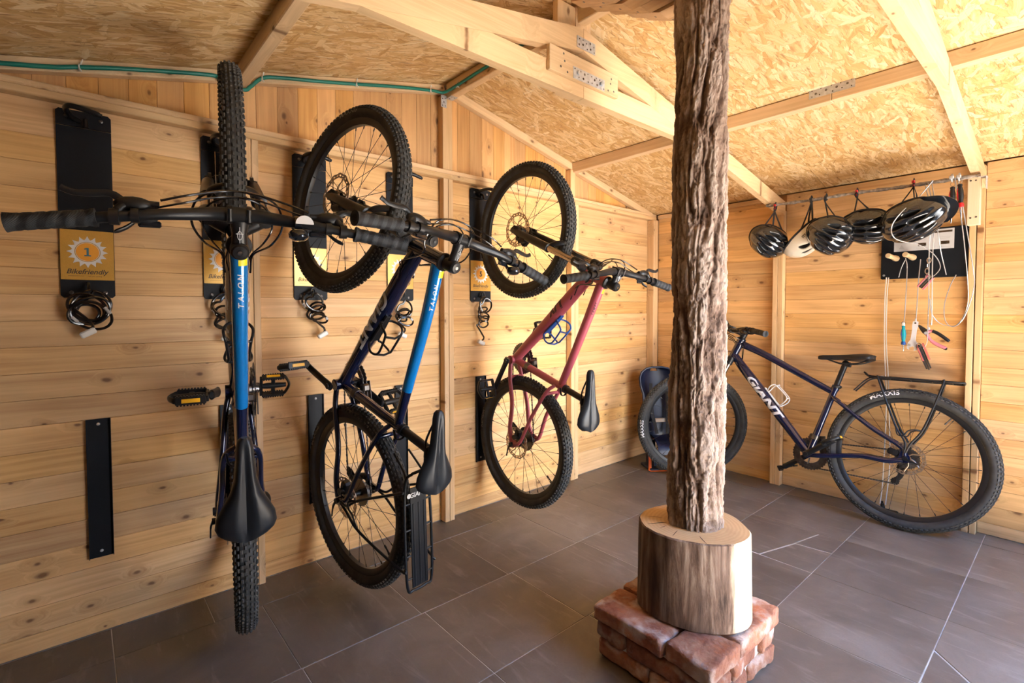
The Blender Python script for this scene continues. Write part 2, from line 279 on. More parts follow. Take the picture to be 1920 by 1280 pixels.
# ------------------------------------------------------------------ mesh builder
class MB:
    def __init__(s): s.v = []; s.f = []; s.m = []; s.sm = []
    def add(s, verts, faces, mat=0, smooth=True):
        o = len(s.v); s.v.extend([tuple(map(float, p)) for p in verts])
        for f in faces: s.f.append(tuple(i+o for i in f)); s.m.append(mat); s.sm.append(smooth)
        return o
    def box(s, c, size, ch=0.0, rot=None, mat=0):
        hx, hy, hz = [q/2 for q in size]; c = Vector(c)
        if ch <= 0:
            V = [Vector((x, y, z)) for x in (-hx, hx) for y in (-hy, hy) for z in (-hz, hz)]
            F = [(0, 1, 3, 2), (4, 6, 7, 5), (0, 4, 5, 1), (2, 3, 7, 6), (0, 2, 6, 4), (1, 5, 7, 3)]
        else:
            ch = min(ch, hx*0.9, hy*0.9, hz*0.9); V = []; idx = {}
            for sx in (-1, 1):
                for sy in (-1, 1):
                    for sz in (-1, 1):
                        for a in range(3):
                            p = [sx*(hx-ch), sy*(hy-ch), sz*(hz-ch)]; p[a] = (sx*hx, sy*hy, sz*hz)[a]
                            idx[sx, sy, sz, a] = len(V); V.append(Vector(p))
            F = []
            for a in range(3):
                b, d = (a+1) % 3, (a+2) % 3
                for sg in (-1, 1):
                    q = []
                    for (i, j) in ((-1, -1), (1, -1), (1, 1), (-1, 1)):
                        k = [0, 0, 0]; k[a] = sg; k[b] = i; k[d] = j; q.append(idx[k[0], k[1], k[2], a])
                    F.append(tuple(q if sg > 0 else q[::-1]))
                for i in (-1, 1):      # edges along axis a
                    for j in (-1, 1):
                        k0 = [0, 0, 0]; k1 = [0, 0, 0]; k0[a] = -1; k1[a] = 1
                        for k in (k0, k1): k[b] = i; k[d] = j
                        q = [idx[(*k0, b)], idx[(*k1, b)], idx[(*k1, d)], idx[(*k0, d)]]
                        F.append(tuple(q if i*j > 0 else q[::-1]))
            for sx in (-1, 1):
                for sy in (-1, 1):
                    for sz in (-1, 1):
                        q = [idx[sx, sy, sz, a] for a in range(3)]; F.append(tuple(q if sx*sy*sz > 0 else q[::-1]))
        if rot is not None: V = [rot @ p for p in V]
        s.add([p+c for p in V], F, mat, False)
    def beam(s, a, b, w, h, up=(0, 0, 1), ch=0.002, mat=0):
        a, b = Vector(a), Vector(b); x = (b-a).normalized(); y = Vector(up).cross(x).normalized(); z = x.cross(y)
        s.box((a+b)/2, ((b-a).length, w, h), ch, Matrix((x, y, z)).transposed(), mat)
    def tube(s, pts, rad, seg=10, closed=False, caps=True, mat=0, flat=None, up=None):
        P = [Vector(p) for p in pts]; n = len(P)
        r = rad if hasattr(rad, '__len__') else [rad]*n
        T = []
        for i in range(n):
            a = P[(i-1) % n] if (closed or i) else P[0]; b = P[(i+1) % n] if (closed or i < n-1) else P[-1]
            t = b-a
            T.append(t.normalized() if t.length > 1e-9 else Vector((0, 0, 1)))
        u = Vector(up) if up is not None else (Vector((0, 0, 1)) if abs(T[0].z) < 0.9 else Vector((1, 0, 0)))
        u = (u - T[0]*u.dot(T[0])).normalized()
        V = []
        for i in range(n):
            u = u - T[i]*u.dot(T[i])
            u = u.normalized() if u.length > 1e-6 else T[i].orthogonal().normalized()
            w = T[i].cross(u)
            ri = r[i]; ra, rb = (ri if hasattr(ri, '__len__') else (ri, ri))
            if flat: ra, rb = ra*flat[0], rb*flat[1]
            for k in range(seg):
                a = 2*PI*k/seg; V.append(P[i] + u*(ra*math.cos(a)) + w*(rb*math.sin(a)))
        F = []
        for i in range(n if closed else n-1):
            j = (i+1) % n
            for k in range(seg):
                l = (k+1) % seg; F.append((i*seg+k, i*seg+l, j*seg+l, j*seg+k))
        if caps and not closed:
            F.append(tuple(range(seg))[::-1]); F.append(tuple((n-1)*seg+k for k in range(seg)))
        s.add(V, F, mat)
    def lathe(s, prof, c=(0, 0, 0), axis=(0, 0, 1), seg=24, mat=0, closed=False, a0=0.0):
        """prof: (r, h) pairs along axis"""
        ax = Vector(axis).normalized(); u = ax.orthogonal().normalized(); w = ax.cross(u); c = Vector(c); V = []
        n = len(prof)
        for (r, h) in prof:
            for k in range(seg):
                a = 2*PI*k/seg + a0; V.append(c + ax*h + (u*math.cos(a)+w*math.sin(a))*r)
        F = []
        for i in range(n if closed else n-1):
            j = (i+1) % n
            for k in range(seg):
                l = (k+1) % seg; F.append((i*seg+k, i*seg+l, j*seg+l, j*seg+k))
        if not closed:
            if prof[0][0] > 1e-5: F.append(tuple(range(seg))[::-1])
            if prof[-1][0] > 1e-5: F.append(tuple((n-1)*seg+k for k in range(seg)))
        s.add(V, F, mat)
    def prism(s, poly, o, ex, ey, th, mat=0, smooth=False):
        """2-D polygon in plane (o, ex, ey), extruded th along ex x ey"""
        o, ex, ey = Vector(o), Vector(ex), Vector(ey); ez = ex.cross(ey).normalized()
        n = len(poly); V = [o+ex*p[0]+ey*p[1] for p in poly]; V += [q+ez*th for q in V]
        F = [tuple(range(n))[::-1], tuple(range(n, 2*n))] + [(i, (i+1) % n, (i+1) % n+n, i+n) for i in range(n)]
        s.add(V, F, mat, smooth)
    def ball(s, c, r, seg=14, rings=9, rot=None, mat=0):
        r = r if hasattr(r, '__len__') else (r, r, r); c = Vector(c); V = []
        for i in range(rings+1):
            t = PI*i/rings
            for k in range(seg):
                a = 2*PI*k/seg; p = Vector((math.sin(t)*math.cos(a)*r[0], math.sin(t)*math.sin(a)*r[1], math.cos(t)*r[2]))
                V.append((rot @ p if rot is not None else p)+c)
        F = [(i*seg+k, (i+1)*seg+k, (i+1)*seg+(k+1) % seg, i*seg+(k+1) % seg) for i in range(rings) for k in range(seg)]
        s.add(V, F, mat)
    def grid(s, P, mat=0, wrap=False, smooth=True):
        n, k = len(P), len(P[0]); V = [q for row in P for q in row]; F = []
        for i in range(n-1):
            for j in range(k if wrap else k-1):
                l = (j+1) % k; F.append((i*k+j, i*k+l, (i+1)*k+l, (i+1)*k+j))
        s.add(V, F, mat, smooth)
    def tf(s, fn, start=0): s.v[start:] = [tuple(fn(Vector(p))) for p in s.v[start:]]; return s
    def mesh(s, name, mats, angle=40):
        me = bpy.data.meshes.new(name); me.from_pydata(s.v, [], s.f)
        for m in (mats if isinstance(mats, (list, tuple)) else [mats]): me.materials.append(m)
        me.polygons.foreach_set('material_index', s.m); me.polygons.foreach_set('use_smooth', s.sm)
        me.update(); me.validate()
        if any(s.sm): me.set_sharp_from_angle(angle=math.radians(angle))
        return me
    def link(s, name, mats, parent=None, angle=40): return obj(name, s.mesh(name, mats, angle), parent)
def obj(name, me, parent=None, loc=None, rot=None):
    o = bpy.data.objects.new(name, me); COL.objects.link(o)
    if parent is not None: o.parent = parent
    if loc is not None: o.location = loc
    if rot is not None: o.rotation_euler = rot
    return o
def thing(name, label, cat, loc=(0, 0, 0), group=None):
    o = bpy.data.objects.new(name, None); COL.objects.link(o); o.location = loc; o.empty_display_size = 0.1
    return tag(o, label, cat, group)
def tag(o, label, cat, group=None):
    o['label'] = label; o['category'] = cat
    if group: o['group'] = group
    return o
def structure(o): o['kind'] = 'structure'; return o
def dup(root, loc, label, name=None):
    r = root.copy(); COL.objects.link(r); r.location = loc; r['label'] = label
    for ch in list(root.children):
        c = ch.copy(); COL.objects.link(c); c.parent = r
        for g in list(ch.children):
            d = g.copy(); COL.objects.link(d); d.parent = c
    return r
def spline(pts, n=8):
    """Catmull-Rom through pts"""
    P = [Vector(p) for p in pts]; Q = [P[0]*2-P[1]] + P + [P[-1]*2-P[-2]]; out = []
    for i in range(1, len(Q)-2):
        for k in range(n):
            t = k/n; a, b, c, d = Q[i-1], Q[i], Q[i+1], Q[i+2]
            out.append(0.5*((2*b)+(c-a)*t+(2*a-5*b+4*c-d)*t*t+(3*b-a-3*c+d)*t**3))
    return out+[P[-1]]
def text_mesh(body, size=1.0, shear=0.0, bold=0.0, spacing=1.0, cuts_x=0, cuts_y=0, xs=1.0):
    """returns (verts (x, y), faces), centred on the origin; cut into cells so that it can be bent"""
    cu = bpy.data.curves.new('print', 'FONT'); cu.body = body; cu.size = size; cu.shear = shear; cu.offset = bold; cu.space_character = spacing
    cu.resolution_u = 4
    o = bpy.data.objects.new('print', cu); COL.objects.link(o)
    dg = bpy.context.evaluated_depsgraph_get(); me = bpy.data.meshes.new_from_object(o.evaluated_get(dg))
    bpy.data.objects.remove(o); bpy.data.curves.remove(cu)
    bm = bmesh.new(); bm.from_mesh(me); bpy.data.meshes.remove(me)
    bmesh.ops.remove_doubles(bm, verts=bm.verts, dist=size*1e-4)
    x = [v.co.x for v in bm.verts]; y = [v.co.y for v in bm.verts]
    x0, x1, y0, y1 = min(x), max(x), min(y), max(y)
    for (n, a, b, ax) in ((cuts_x, x0, x1, (1, 0, 0)), (cuts_y, y0, y1, (0, 1, 0))):
        for k in range(1, n):
            q = a+(b-a)*k/n
            bmesh.ops.bisect_plane(bm, geom=bm.verts[:]+bm.edges[:]+bm.faces[:], dist=1e-6, plane_co=Vector(ax)*q, plane_no=ax)
    bm.verts.index_update()
    V = [((v.co.x-(x0+x1)/2)*xs, v.co.y-(y0+y1)/2) for v in bm.verts]; F = [tuple(v.index for v in f.verts) for f in bm.faces]
    bm.free(); return V, F
def flat_text(name, body, size, o, ex, ey, mat, parent, shear=0.0, bold=0.0, off=0.0008, xs=1.0, spacing=1.0):
    V, F = text_mesh(body, size, shear, bold, spacing, xs=xs); mb = MB(); o, ex, ey = Vector(o), Vector(ex), Vector(ey); ez = ex.cross(ey)
    mb.add([o+ex*x+ey*y+ez*off for x, y in V], F, 0, False)
    return mb.link(name, mat, parent)
# value noise (numpy), used for bark and stone relief
_rs = np.random.RandomState(3); _perm = _rs.rand(64, 64, 64)
def vnoise(x, y, z):
    xi, yi, zi = np.floor(x).astype(int), np.floor(y).astype(int), np.floor(z).astype(int)
    fx, fy, fz = x-xi, y-yi, z-zi
    fx, fy, fz = [q*q*(3-2*q) for q in (fx, fy, fz)]; r = 0
    for a in (0, 1):
        for b in (0, 1):
            for c in (0, 1):
                w = (fx if a else 1-fx)*(fy if b else 1-fy)*(fz if c else 1-fz)
                r = r+w*_perm[(xi+a) % 64, (yi+b) % 64, (zi+c) % 64]
    return r
def fbm(x, y, z, o=4): return sum(vnoise(x*2**k, y*2**k, z*2**k)*0.5**k for k in range(o))/sum(0.5**k for k in range(o))

# ================================================================== the setting
def ceil_z(y): return 2.335 - .2316*abs(y+1.95)
XR, YF = 3.35, -3.93          # right gable end, front wall
def slab(name, mat, c, size):
    mb = MB(); mb.box(c, size); return structure(mb.link(name, mat))
# floor: a grout bed with every stone tile laid in it
floor = slab('floor', GROUT, (1.6, -1.95, -.0302), (3.7, 4.2, .056))
cols = [(a+.0013, b-.0013) for a, b in ((0, .205), (.205, .66), (.66, 1.08), (1.08, 1.523), (1.523, 1.97), (1.97, 2.417), (2.417, 2.862), (2.862, 3.31))]
rows = {0: [-.0, -.45, -.90, -1.34, -1.78, -2.22, -2.66, -3.10, -3.39, -3.84], 1: [-.0, -.31, -.75, -1.19, -1.625, -2.07, -2.50, -2.94, -3.39, -3.84],
        2: [-.0, -.20, -.643, -1.11, -1.60, -2.05, -2.486, -2.937, -3.39, -3.84], 3: [-.0, -.16, -.632, -1.07, -1.54, -2.03, -2.486, -2.937, -3.39, -3.84],
        4: [-.0, -.15, -.61, -1.067, -1.535, -2.0, -2.46, -2.92, -3.38, -3.84], 5: [-.0, -.15, -.603, -1.06, -1.52, -2.0, -2.46, -2.92, -3.38, -3.84],
        6: [-.0, -.35, -.82, -1.28, -1.74, -2.2, -2.66, -3.12, -3.58], 7: [-.0, -.15, -.61, -1.06, -1.52, -2.0, -2.46, -2.92, -3.38, -3.84]}
def poly_tile(pts, top):
    cx = sum(p[0] for p in pts)/len(pts); cy = sum(p[1] for p in pts)/len(pts); mb = MB(); e = .0014; n = len(pts)
    inner = []
    for p in pts:
        d = Vector((p[0]-cx, p[1]-cy)); l = d.length; inner.append((p[0]-d.x/l*e-cx, p[1]-d.y/l*e-cy))
    outer = [(p[0]-cx, p[1]-cy) for p in pts]
    V = [(x, y, -.012) for x, y in outer]+[(x, y, top-.0012) for x, y in outer]+[(x, y, top) for x, y in inner]
    F = [(i, (i+1) % n, (i+1) % n+n, i+n) for i in range(n)]+[(i+n, (i+1) % n+n, (i+1) % n+2*n, i+2*n) for i in range(n)]+[tuple(range(2*n, 3*n))]
    mb.add(V, F, 0, False); return obj('tile', mb.mesh('tile', TILE), floor, (cx, cy, 0))
for ci, (xa, xb) in enumerate(cols):
    rr = rows[ci]+[YF-.02]
    for k in range(len(rr)-1):
        y1, y0 = rr[k]-.0013, rr[k+1]+.0013; top = R.uniform(-.0012, .0004)
        if ci == 3 and k == 2:      # the cracked tile: three pieces
            poly_tile([(xa, y0), (1.298, -1.064), (1.366, -.829), (1.409, y1), (xa, y1)], top)
            poly_tile([(1.304, -1.067), (xb, y0), (xb, -.812), (1.373, -.832)], top-.0005)
            poly_tile([(1.373, -.826), (xb, -.806), (xb, y1), (1.415, y1)], top)
        elif ci == 5 and k == 3:    # broken across
            poly_tile([(xa, -1.30), (2.18, y0), (xb, y0), (xb, y1), (xa, y1)], top)
            poly_tile([(xa, y0), (2.17, y0), (xa, -1.308)], top-.002)
        else: poly_tile([(xa, y0), (xb, y0), (xb, y1), (xa, y1)], top)

# planks are cut once per bay and copied; local X is the grain
_pl = {}
def plank(parent, length, h, mat, loc, rot, th=.016, ch=.0012, name='plank'):
    key = (round(length, 3), round(h, 4), mat.name, th)
    if key not in _pl:
        mb = MB(); mb.box((0, 0, 0), (length, th, h), ch); _pl[key] = mb.mesh(name, mat)
    if isinstance(rot, Matrix):
        o = obj(name, _pl[key], parent); m = rot.to_4x4(); m.translation = loc; o.matrix_local = m; return o
    return obj(name, _pl[key], parent, loc, rot)
def member(name, parent, a, b, w, h, mat, up=(0, 0, 1), ch=.003):
    """a straight timber from a to b: local X along it, w across, h along up"""
    a, b = Vector(a), Vector(b); x = (b-a).normalized(); y = Vector(up).cross(x).normalized(); z = x.cross(y)
    mb = MB(); mb.box((0, 0, 0), ((b-a).length, w, h), ch); o = obj(name, mb.mesh(name, mat), parent)
    m = Matrix((x, y, z)).transposed().to_4x4(); m.translation = (a+b)/2; o.matrix_local = m
    return o
def plate(name, parent, o, ex, ey, lx, ly, holes, th=.002, bolts=()):
    """perforated steel plate: sheet with real dark screws in its holes"""
    o, ex, ey = Vector(o), Vector(ex).normalized(), Vector(ey).normalized(); ez = ex.cross(ey); mb = MB()
    mb.prism([(-lx/2, -ly/2), (lx/2, -ly/2), (lx/2, ly/2), (-lx/2, ly/2)], o, ex, ey, th)
    p = mb.link(name, STEEL, parent)
    for i, (hx, hy, r) in enumerate(holes):
        m2 = MB(); m2.lathe([(r, 0), (r, .0006), (r*.7, .0009), (0, .0009)], o+ex*hx+ey*hy+ez*th, ez, 10)
        m2.link('screw_hole', DARKMET if i % 3 else DARKGAP, p)
    for (hx, hy) in bolts:
        m2 = MB(); m2.lathe([(.0085, 0), (.0085, .007), (.0065, .0085), (0, .0085)], o+ex*hx+ey*hy+ez*th, ez, 6); m2.link('bolt_head', STEEL, p)
    return p

# ---- left wall (gable wall, X = 0)
mb = MB(); mb.prism([(YF, 0), (0, 0), (0, ceil_z(0)), (-1.95, 2.335), (YF, ceil_z(YF))], (-.018, 0, 0), (0, 1, 0), (0, 0, 1), -.03)
wl = structure(mb.link('wall_left', WALLBACK))
bays = [(YF, -2.937), (-2.884, -1.987), (-1.927, -.992), (-.92, -.062)]
RZ = (0, 0, PI/2)
for (ya, yb) in bays:
    for k in range(-1, 20):
        z0 = .0655+.0873*k; z1 = z0+.0866
        if k == -1: z0 = .002
        if k == 19: z1 = 1.842
        plank(wl, yb-ya, z1-z0, PLANK, (-.008+R.uniform(-.0009, .0009), (ya+yb)/2, (z0+z1)/2), RZ)
k = 0; y = -3.889
while y < -.3:
    zt = min(ceil_z(y), ceil_z(y+.083))
    if zt-1.886 > .03: plank(wl, zt-1.886, .0836, GABLE, (-.009+R.uniform(-.0008, .0008), y+.0415, (zt+1.886)/2), Matrix(((0, 1, 0), (0, 0, 1), (1, 0, 0))), name='gable_board')
    y += .0843
def stud(parent, x0, x1, y0, y1, z0, z1, name='stud'):
    mb = MB(); mb.box((0, 0, 0), (z1-z0, x1-x0, y1-y0), .002)
    o = obj(name, mb.mesh(name, STUD), parent); o.matrix_local = Matrix(((0, 1, 0, (x0+x1)/2), (0, 0, 1, (y0+y1)/2), (1, 0, 0, (z0+z1)/2), (0, 0, 0, 1))); return o
stud(wl, 0, .045, -2.937, -2.9115, 0, 1.838); stud(wl, 0, .045, -2.9095, -2.884, 0, 1.838)
stud(wl, 0, .045, -1.987, -1.958, 0, 1.838); stud(wl, 0, .045, -1.956, -1.927, 0, 1.838)
stud(wl, 0, .045, -1.99, -1.93, 1.887, 2.27)
stud(wl, 0, .045, -.99, -.957, 0, 1.838); stud(wl, 0, .045, -.955, -.92, 0, 1.838);
stud(wl, 0, .045, -1.0, -.955, 1.887, 2.06)
stud(wl, .0005, .06, -.064, -.001, 0, 1.838, 'corner_stud')
member('rail', wl, (.0225, YF, 1.8515), (.0225, -.002, 1.8515), .045, .026, STUD); member('rail', wl, (.0225, YF, 1.8755), (.0225, -.002, 1.8755), .045, .021, STUD)
for (ya, yb) in ((YF, -1.97), (-1.93, -.05)):
    s = 1 if ya > -1.95 else -1
    member('gable_trim', wl, (.02, ya, ceil_z(ya)-.024), (.02, yb, ceil_z(yb)-.024), .038, .044, BEAM)
# ---- back wall (eave wall, Y = 0)
wb = slab('wall_back', WALLBACK, ((XR+.0)/2, .033, .943), (XR+.1, .03, 1.886))
for (xa, xb) in [(.062, .936), (1.0, 1.88), (1.937, XR)]:
    for k in range(-1, 21):
        z0 = .0605+.088*k; z1 = z0+.0873
        if k == -1: z0 = .002
        if k == 20: z1 = 1.878
        plank(wb, xb-xa, z1-z0, PLANK, ((xa+xb)/2, .008+R.uniform(-.0009, .0009), (z0+z1)/2), (0, 0, 0))
def bstud(x0, x1, z1=1.80, d=.045):
    mb = MB(); mb.box((0, 0, 0), (z1, x1-x0, d), .002); o = obj('stud', mb.mesh('stud', STUD), wb)
    o.matrix_local = Matrix(((0, 1, 0, (x0+x1)/2), (0, 0, 1, -d/2+.0005), (1, 0, 0, z1/2), (0, 0, 0, 1)))
bstud(.937, .966, 1.775); bstud(.968, .999, 1.775); bstud(1.881, 1.907, 1.775); bstud(1.911, 1.936, 1.86)
member('rail', wb, (.063, -.008, 1.862), (.93, -.008, 1.862), .018, .028, STUD)
# ---- unseen walls behind and beside the camera, darkened to cut bounce; open gable right
structure(slab('wall_front', LOWBOUNCE, (XR/2, YF-.02, .95), (XR+.04, .04, 1.9)))
mb = MB(); mb.prism([(0, 0), (0, ceil_z(0)), (-1.95, 2.36), (YF, ceil_z(YF)), (YF, 0), (-2.25, 0), (-2.25, 1.93), (-.42, 1.93), (-.42, 0)], (XR, 0, 0), (0, 1, 0), (0, 0, 1), .04); structure(mb.link('wall_right', LOWBOUNCE))
# ---- ceiling: strand boards on each slope
def slope_pt(x, y): return Vector((x, y, ceil_z(y)))
mb = MB(); V = [slope_pt(-.08, .14), slope_pt(XR+.2, .14), slope_pt(XR+.2, -1.95), slope_pt(-.08, -1.95), slope_pt(XR+.2, YF-.14), slope_pt(-.08, YF-.14)]
V = [v+Vector((0, 0, .016)) for v in V]+[v+Vector((0, 0, .04)) for v in V]
mb.add(V, [(0, 1, 2, 3), (3, 2, 4, 5), (6, 9, 8, 7), (9, 11, 10, 8), (0, 6, 7, 1), (4, 10, 11, 5), (1, 7, 8, 2), (2, 8, 10, 4), (0, 3, 9, 6), (3, 5, 11, 9)], 0, False)
cl = structure(mb.link('ceiling', WALLBACK))
def osb_panel(x0, x1, y0, y1):
    a = Vector((0, 0, 0)); s = -.2316 if y0 >= -1.95 else .2316
    ex = Vector((1, 0, 0)); ey = Vector((0, 1, s)).normalized(); ez = ex.cross(ey); ln = (y1-y0)*math.sqrt(1+s*s)
    mb = MB(); mb.box((0, 0, .007), (x1-x0-.002, ln-.002, .013), .001)
    # board's own frame: strands run down the slope, i.e. along local Y
    o = obj('strand_board', mb.mesh('strand_board', OSB), cl); m = Matrix((ex, ey, ez)).transposed().to_4x4(); m.translation = slope_pt((x0+x1)/2, (y0+y1)/2); o.matrix_local = m
for (x0, x1) in ((0, 1.22), (1.22, 2.44), (2.44, XR+.2)):
    for (y0, y1) in ((-1.95, -.96), (-.96, 0), (-2.92, -1.95), (YF-.1, -2.92)): osb_panel(x0, x1, y0, y1)

# ================================================================== roof timbers
t = thing('ridge_beam', 'long ridge beam running from the gable wall above the bark post', 'beam', (0, -1.95, 2.28))
def under(o, root): o.parent = root; o.matrix_parent_inverse = root.matrix_basis.inverted(); return o
o = under(member('timber', None, (.05, -1.95, 2.292), (XR+.1, -1.95, 2.292), .042, .078, BEAM), t)
p = under(plate('angle_bracket', None, (.0475, -1.985, 2.235), (0, 1, 0), (0, 0, 1), .034, .062, [(-.008, .012, .003), (.008, .016, .003), (0, -.004, .004), (-.008, -.022, .003), (.008, -.022, .003)]), t)
p = under(plate('angle_bracket', None, (.075, -1.952, 2.2525), (1, 0, 0), (0, -1, 0), .05, .04, [(-.01, .008, .003), (.012, -.008, .003), (.014, .01, .003)]), t)
t = thing('purlin', 'planed purlin under the rear roof slope with a perforated splice plate', 'beam', (0, -.957, 2.05))
under(member('timber', None, (.002, -.957, 2.076), (1.535, -.957, 2.076), .045, .062, BEAM), t); under(member('timber', None, (1.537, -.957, 2.076), (XR+.1, -.957, 2.076), .045, .062, BEAM), t)
under(plate('splice_plate', None, (1.536, -.9798, 2.097), (1, 0, 0), (0, 0, 1), .175, .042, [(-.075, .012, .0028), (-.06, -.004, .005), (-.04, .013, .0028), (-.045, -.012, .0028), (-.02, .0, .005), (0, .013, .0028), (.005, -.013, .0028), (.02, .0, .005), (.035, .012, .0028), (.04, -.01, .0028), (.06, .002, .005), (.075, .014, .0028), (.075, -.013, .0028), (-.075, -.014, .0028)]), t)
t = thing('purlin', 'purlin under the front roof slope above the topmost bicycle wheel', 'beam', (0, -2.93, 2.05))
under(member('timber', None, (.002, -2.943, 2.072), (XR+.1, -2.943, 2.072), .045, .062, BEAM), t)

def truss(x0, x1, label, detail):
    t = thing('roof_truss', label, 'truss', ((x0+x1)/2, -1.975, 1.95)); xm = x0+(x1-x0)*.45
    def zt(y): return 2.213-.197*abs(y+1.98)
    def pr(name, poly, xa, xb, mat=BEAM):
        ys = [q[0] for q in poly]; zs = [q[1] for q in poly]; cy, cz = sum(ys)/len(ys), sum(zs)/len(zs)
        # grain along local X: local frame has X = world Y
        mb = MB(); mb.prism([(a-cy, b-cz) for a, b in poly], (0, 0, -(xb-xa)/2), (1, 0, 0), (0, 1, 0), xb-xa)
        o = obj(name, mb.mesh(name, mat)); o.matrix_local = Matrix(((0, 0, 1, (xa+xb)/2), (1, 0, 0, cy), (0, 1, 0, cz), (0, 0, 0, 1)))
        return under(o, t)
    for s in (1, -1):
        ye = -.03 if s > 0 else YF+.02; ya = -1.98+s*.0007
        pr('rafter', [(ya, zt(ya)-.086), (ye, zt(ye)-.086), (ye, zt(ye)), (ya, zt(ya))], xm, x1)
    yb = lambda z: (2.213-.0865-z)/.197
    pr('tie_beam', [(-1.98-yb(1.951), 1.951), (-1.981, 1.951), (-1.981, 2.038), (-1.98-yb(2.038), 2.038)], xm, x1)
    pr('tie_beam', [(-1.979, 1.951), (-1.98+yb(1.951), 1.951), (-1.98+yb(2.038), 2.038), (-1.979, 2.038)], xm, x1)
    for (ya, yc, zb) in ((-2.083, -1.986, 2.305), (-1.984, -1.893, 2.31)):
        mb = MB(); mb.box((0, 0, 0), (zb-1.96, xm-x0-.002, yc-ya), .002); o = obj('king_post', mb.mesh('king_post', BEAM)); o.matrix_local = Matrix(((0, 1, 0, (x0+xm)/2-.001), (0, 0, 1, (ya+yc)/2), (1, 0, 0, (zb+1.96)/2), (0, 0, 0, 1))); under(o, t)
    if detail:
        mb = MB(); mb.box((0, 0, 0), (.39, .018, .089), .002); o = obj('splice_board', mb.mesh('splice_board', BEAM)); o.matrix_local = Matrix(((0, -1, 0, x1+.0092), (1, 0, 0, -1.986), (0, 0, 1, 2.0405), (0, 0, 0, 1))); under(o, t)
        for (y, z) in ((-2.125, 2.02), (-2.105, 2.045), (-2.09, 2.01), (-2.11, 2.07), (-1.855, 2.01), (-1.84, 2.04), (-1.82, 2.015), (-1.835, 2.06)):
            mb = MB(); mb.lathe([(.0042, 0), (.0036, .0006), (0, .0006)], (x1+.0183, y, z), (1, 0, 0), 10); under(mb.link('screw', DARKMET), t)
        under(plate('nail_plate', None, (x1+.0004, -1.967, 2.153), (0, 1, 0), (0, 0, 1), .105, .042, [(-.04, .012, .0028), (-.02, .013, .0028), (-.042, -.01, .004), (-.02, -.004, .0045), (.0, .006, .003), (.022, .013, .0045), (.024, -.008, .004), (.043, .006, .0028), (.045, -.014, .0028), (.004, -.014, .0028)]), t)
        under(plate('splice_plate', None, (x1+.0184, -1.97, 2.02), (0, 1, 0), (0, 0, 1), .18, .042, [(-.082, .014, .0028), (-.05, .012, .0028), (-.06, -.012, .0028), (-.035, -.01, .0045), (-.028, .008, .0045), (-.01, .014, .0028), (-.008, -.014, .0028), (.012, .012, .0028), (.015, -.012, .0028), (.03, .004, .0045), (.04, .014, .0028), (.045, -.01, .0045), (.06, .013, .0028), (.085, -.014, .0028)], bolts=[(-.066, .002), (.068, 0)]), t)
    return t
truss(.938, 1.003, 'pale timber roof truss with two bolted steel plates at its king post', True)
truss(1.876, 1.938, 'pale roof truss above the tool wires at the helmet rod end', False)
# header of boards on the post, under the ridge
t = thing('header_boards', 'row of short planed boards with slanted ends laid on top of the bark post', 'header', (1.3, -1.95, 2.19))
for i in range(5):
    y = -2.085+.0625*i; x0 = 1.055+.028*i+R.uniform(-.008, .008); x1 = 1.95; z0, z1 = 2.183-.006*(i % 2)-.004*i, 2.248
    mb = MB(); mb.prism([(x0-1.5, z1-2.2), (x0-1.5, z1-2.2-.014), (x0-1.5+.15, z0-2.2), (x1-1.5, z0-2.2), (x1-1.5, z1-2.2)][::-1], (0, .029, 0), (1, 0, 0), (0, 0, 1), .058)
    o = under(obj('board', mb.mesh('board', HEAD), None, (1.5, y, 2.2)), t)
    for (dx, dy) in ((.045, -.012), (.11, .014)):
        m2 = MB(); nz = Vector((-.35, 0, -1)).normalized(); f_ = dx/.15; m2.lathe([(.005, 0), (.004, .0006), (0, .0006)], (x0+dx-1.5, dy, (z1-.014)+(z0-z1+.014)*f_-2.2), nz, 10); m2.link('screw', DARKMET, o)

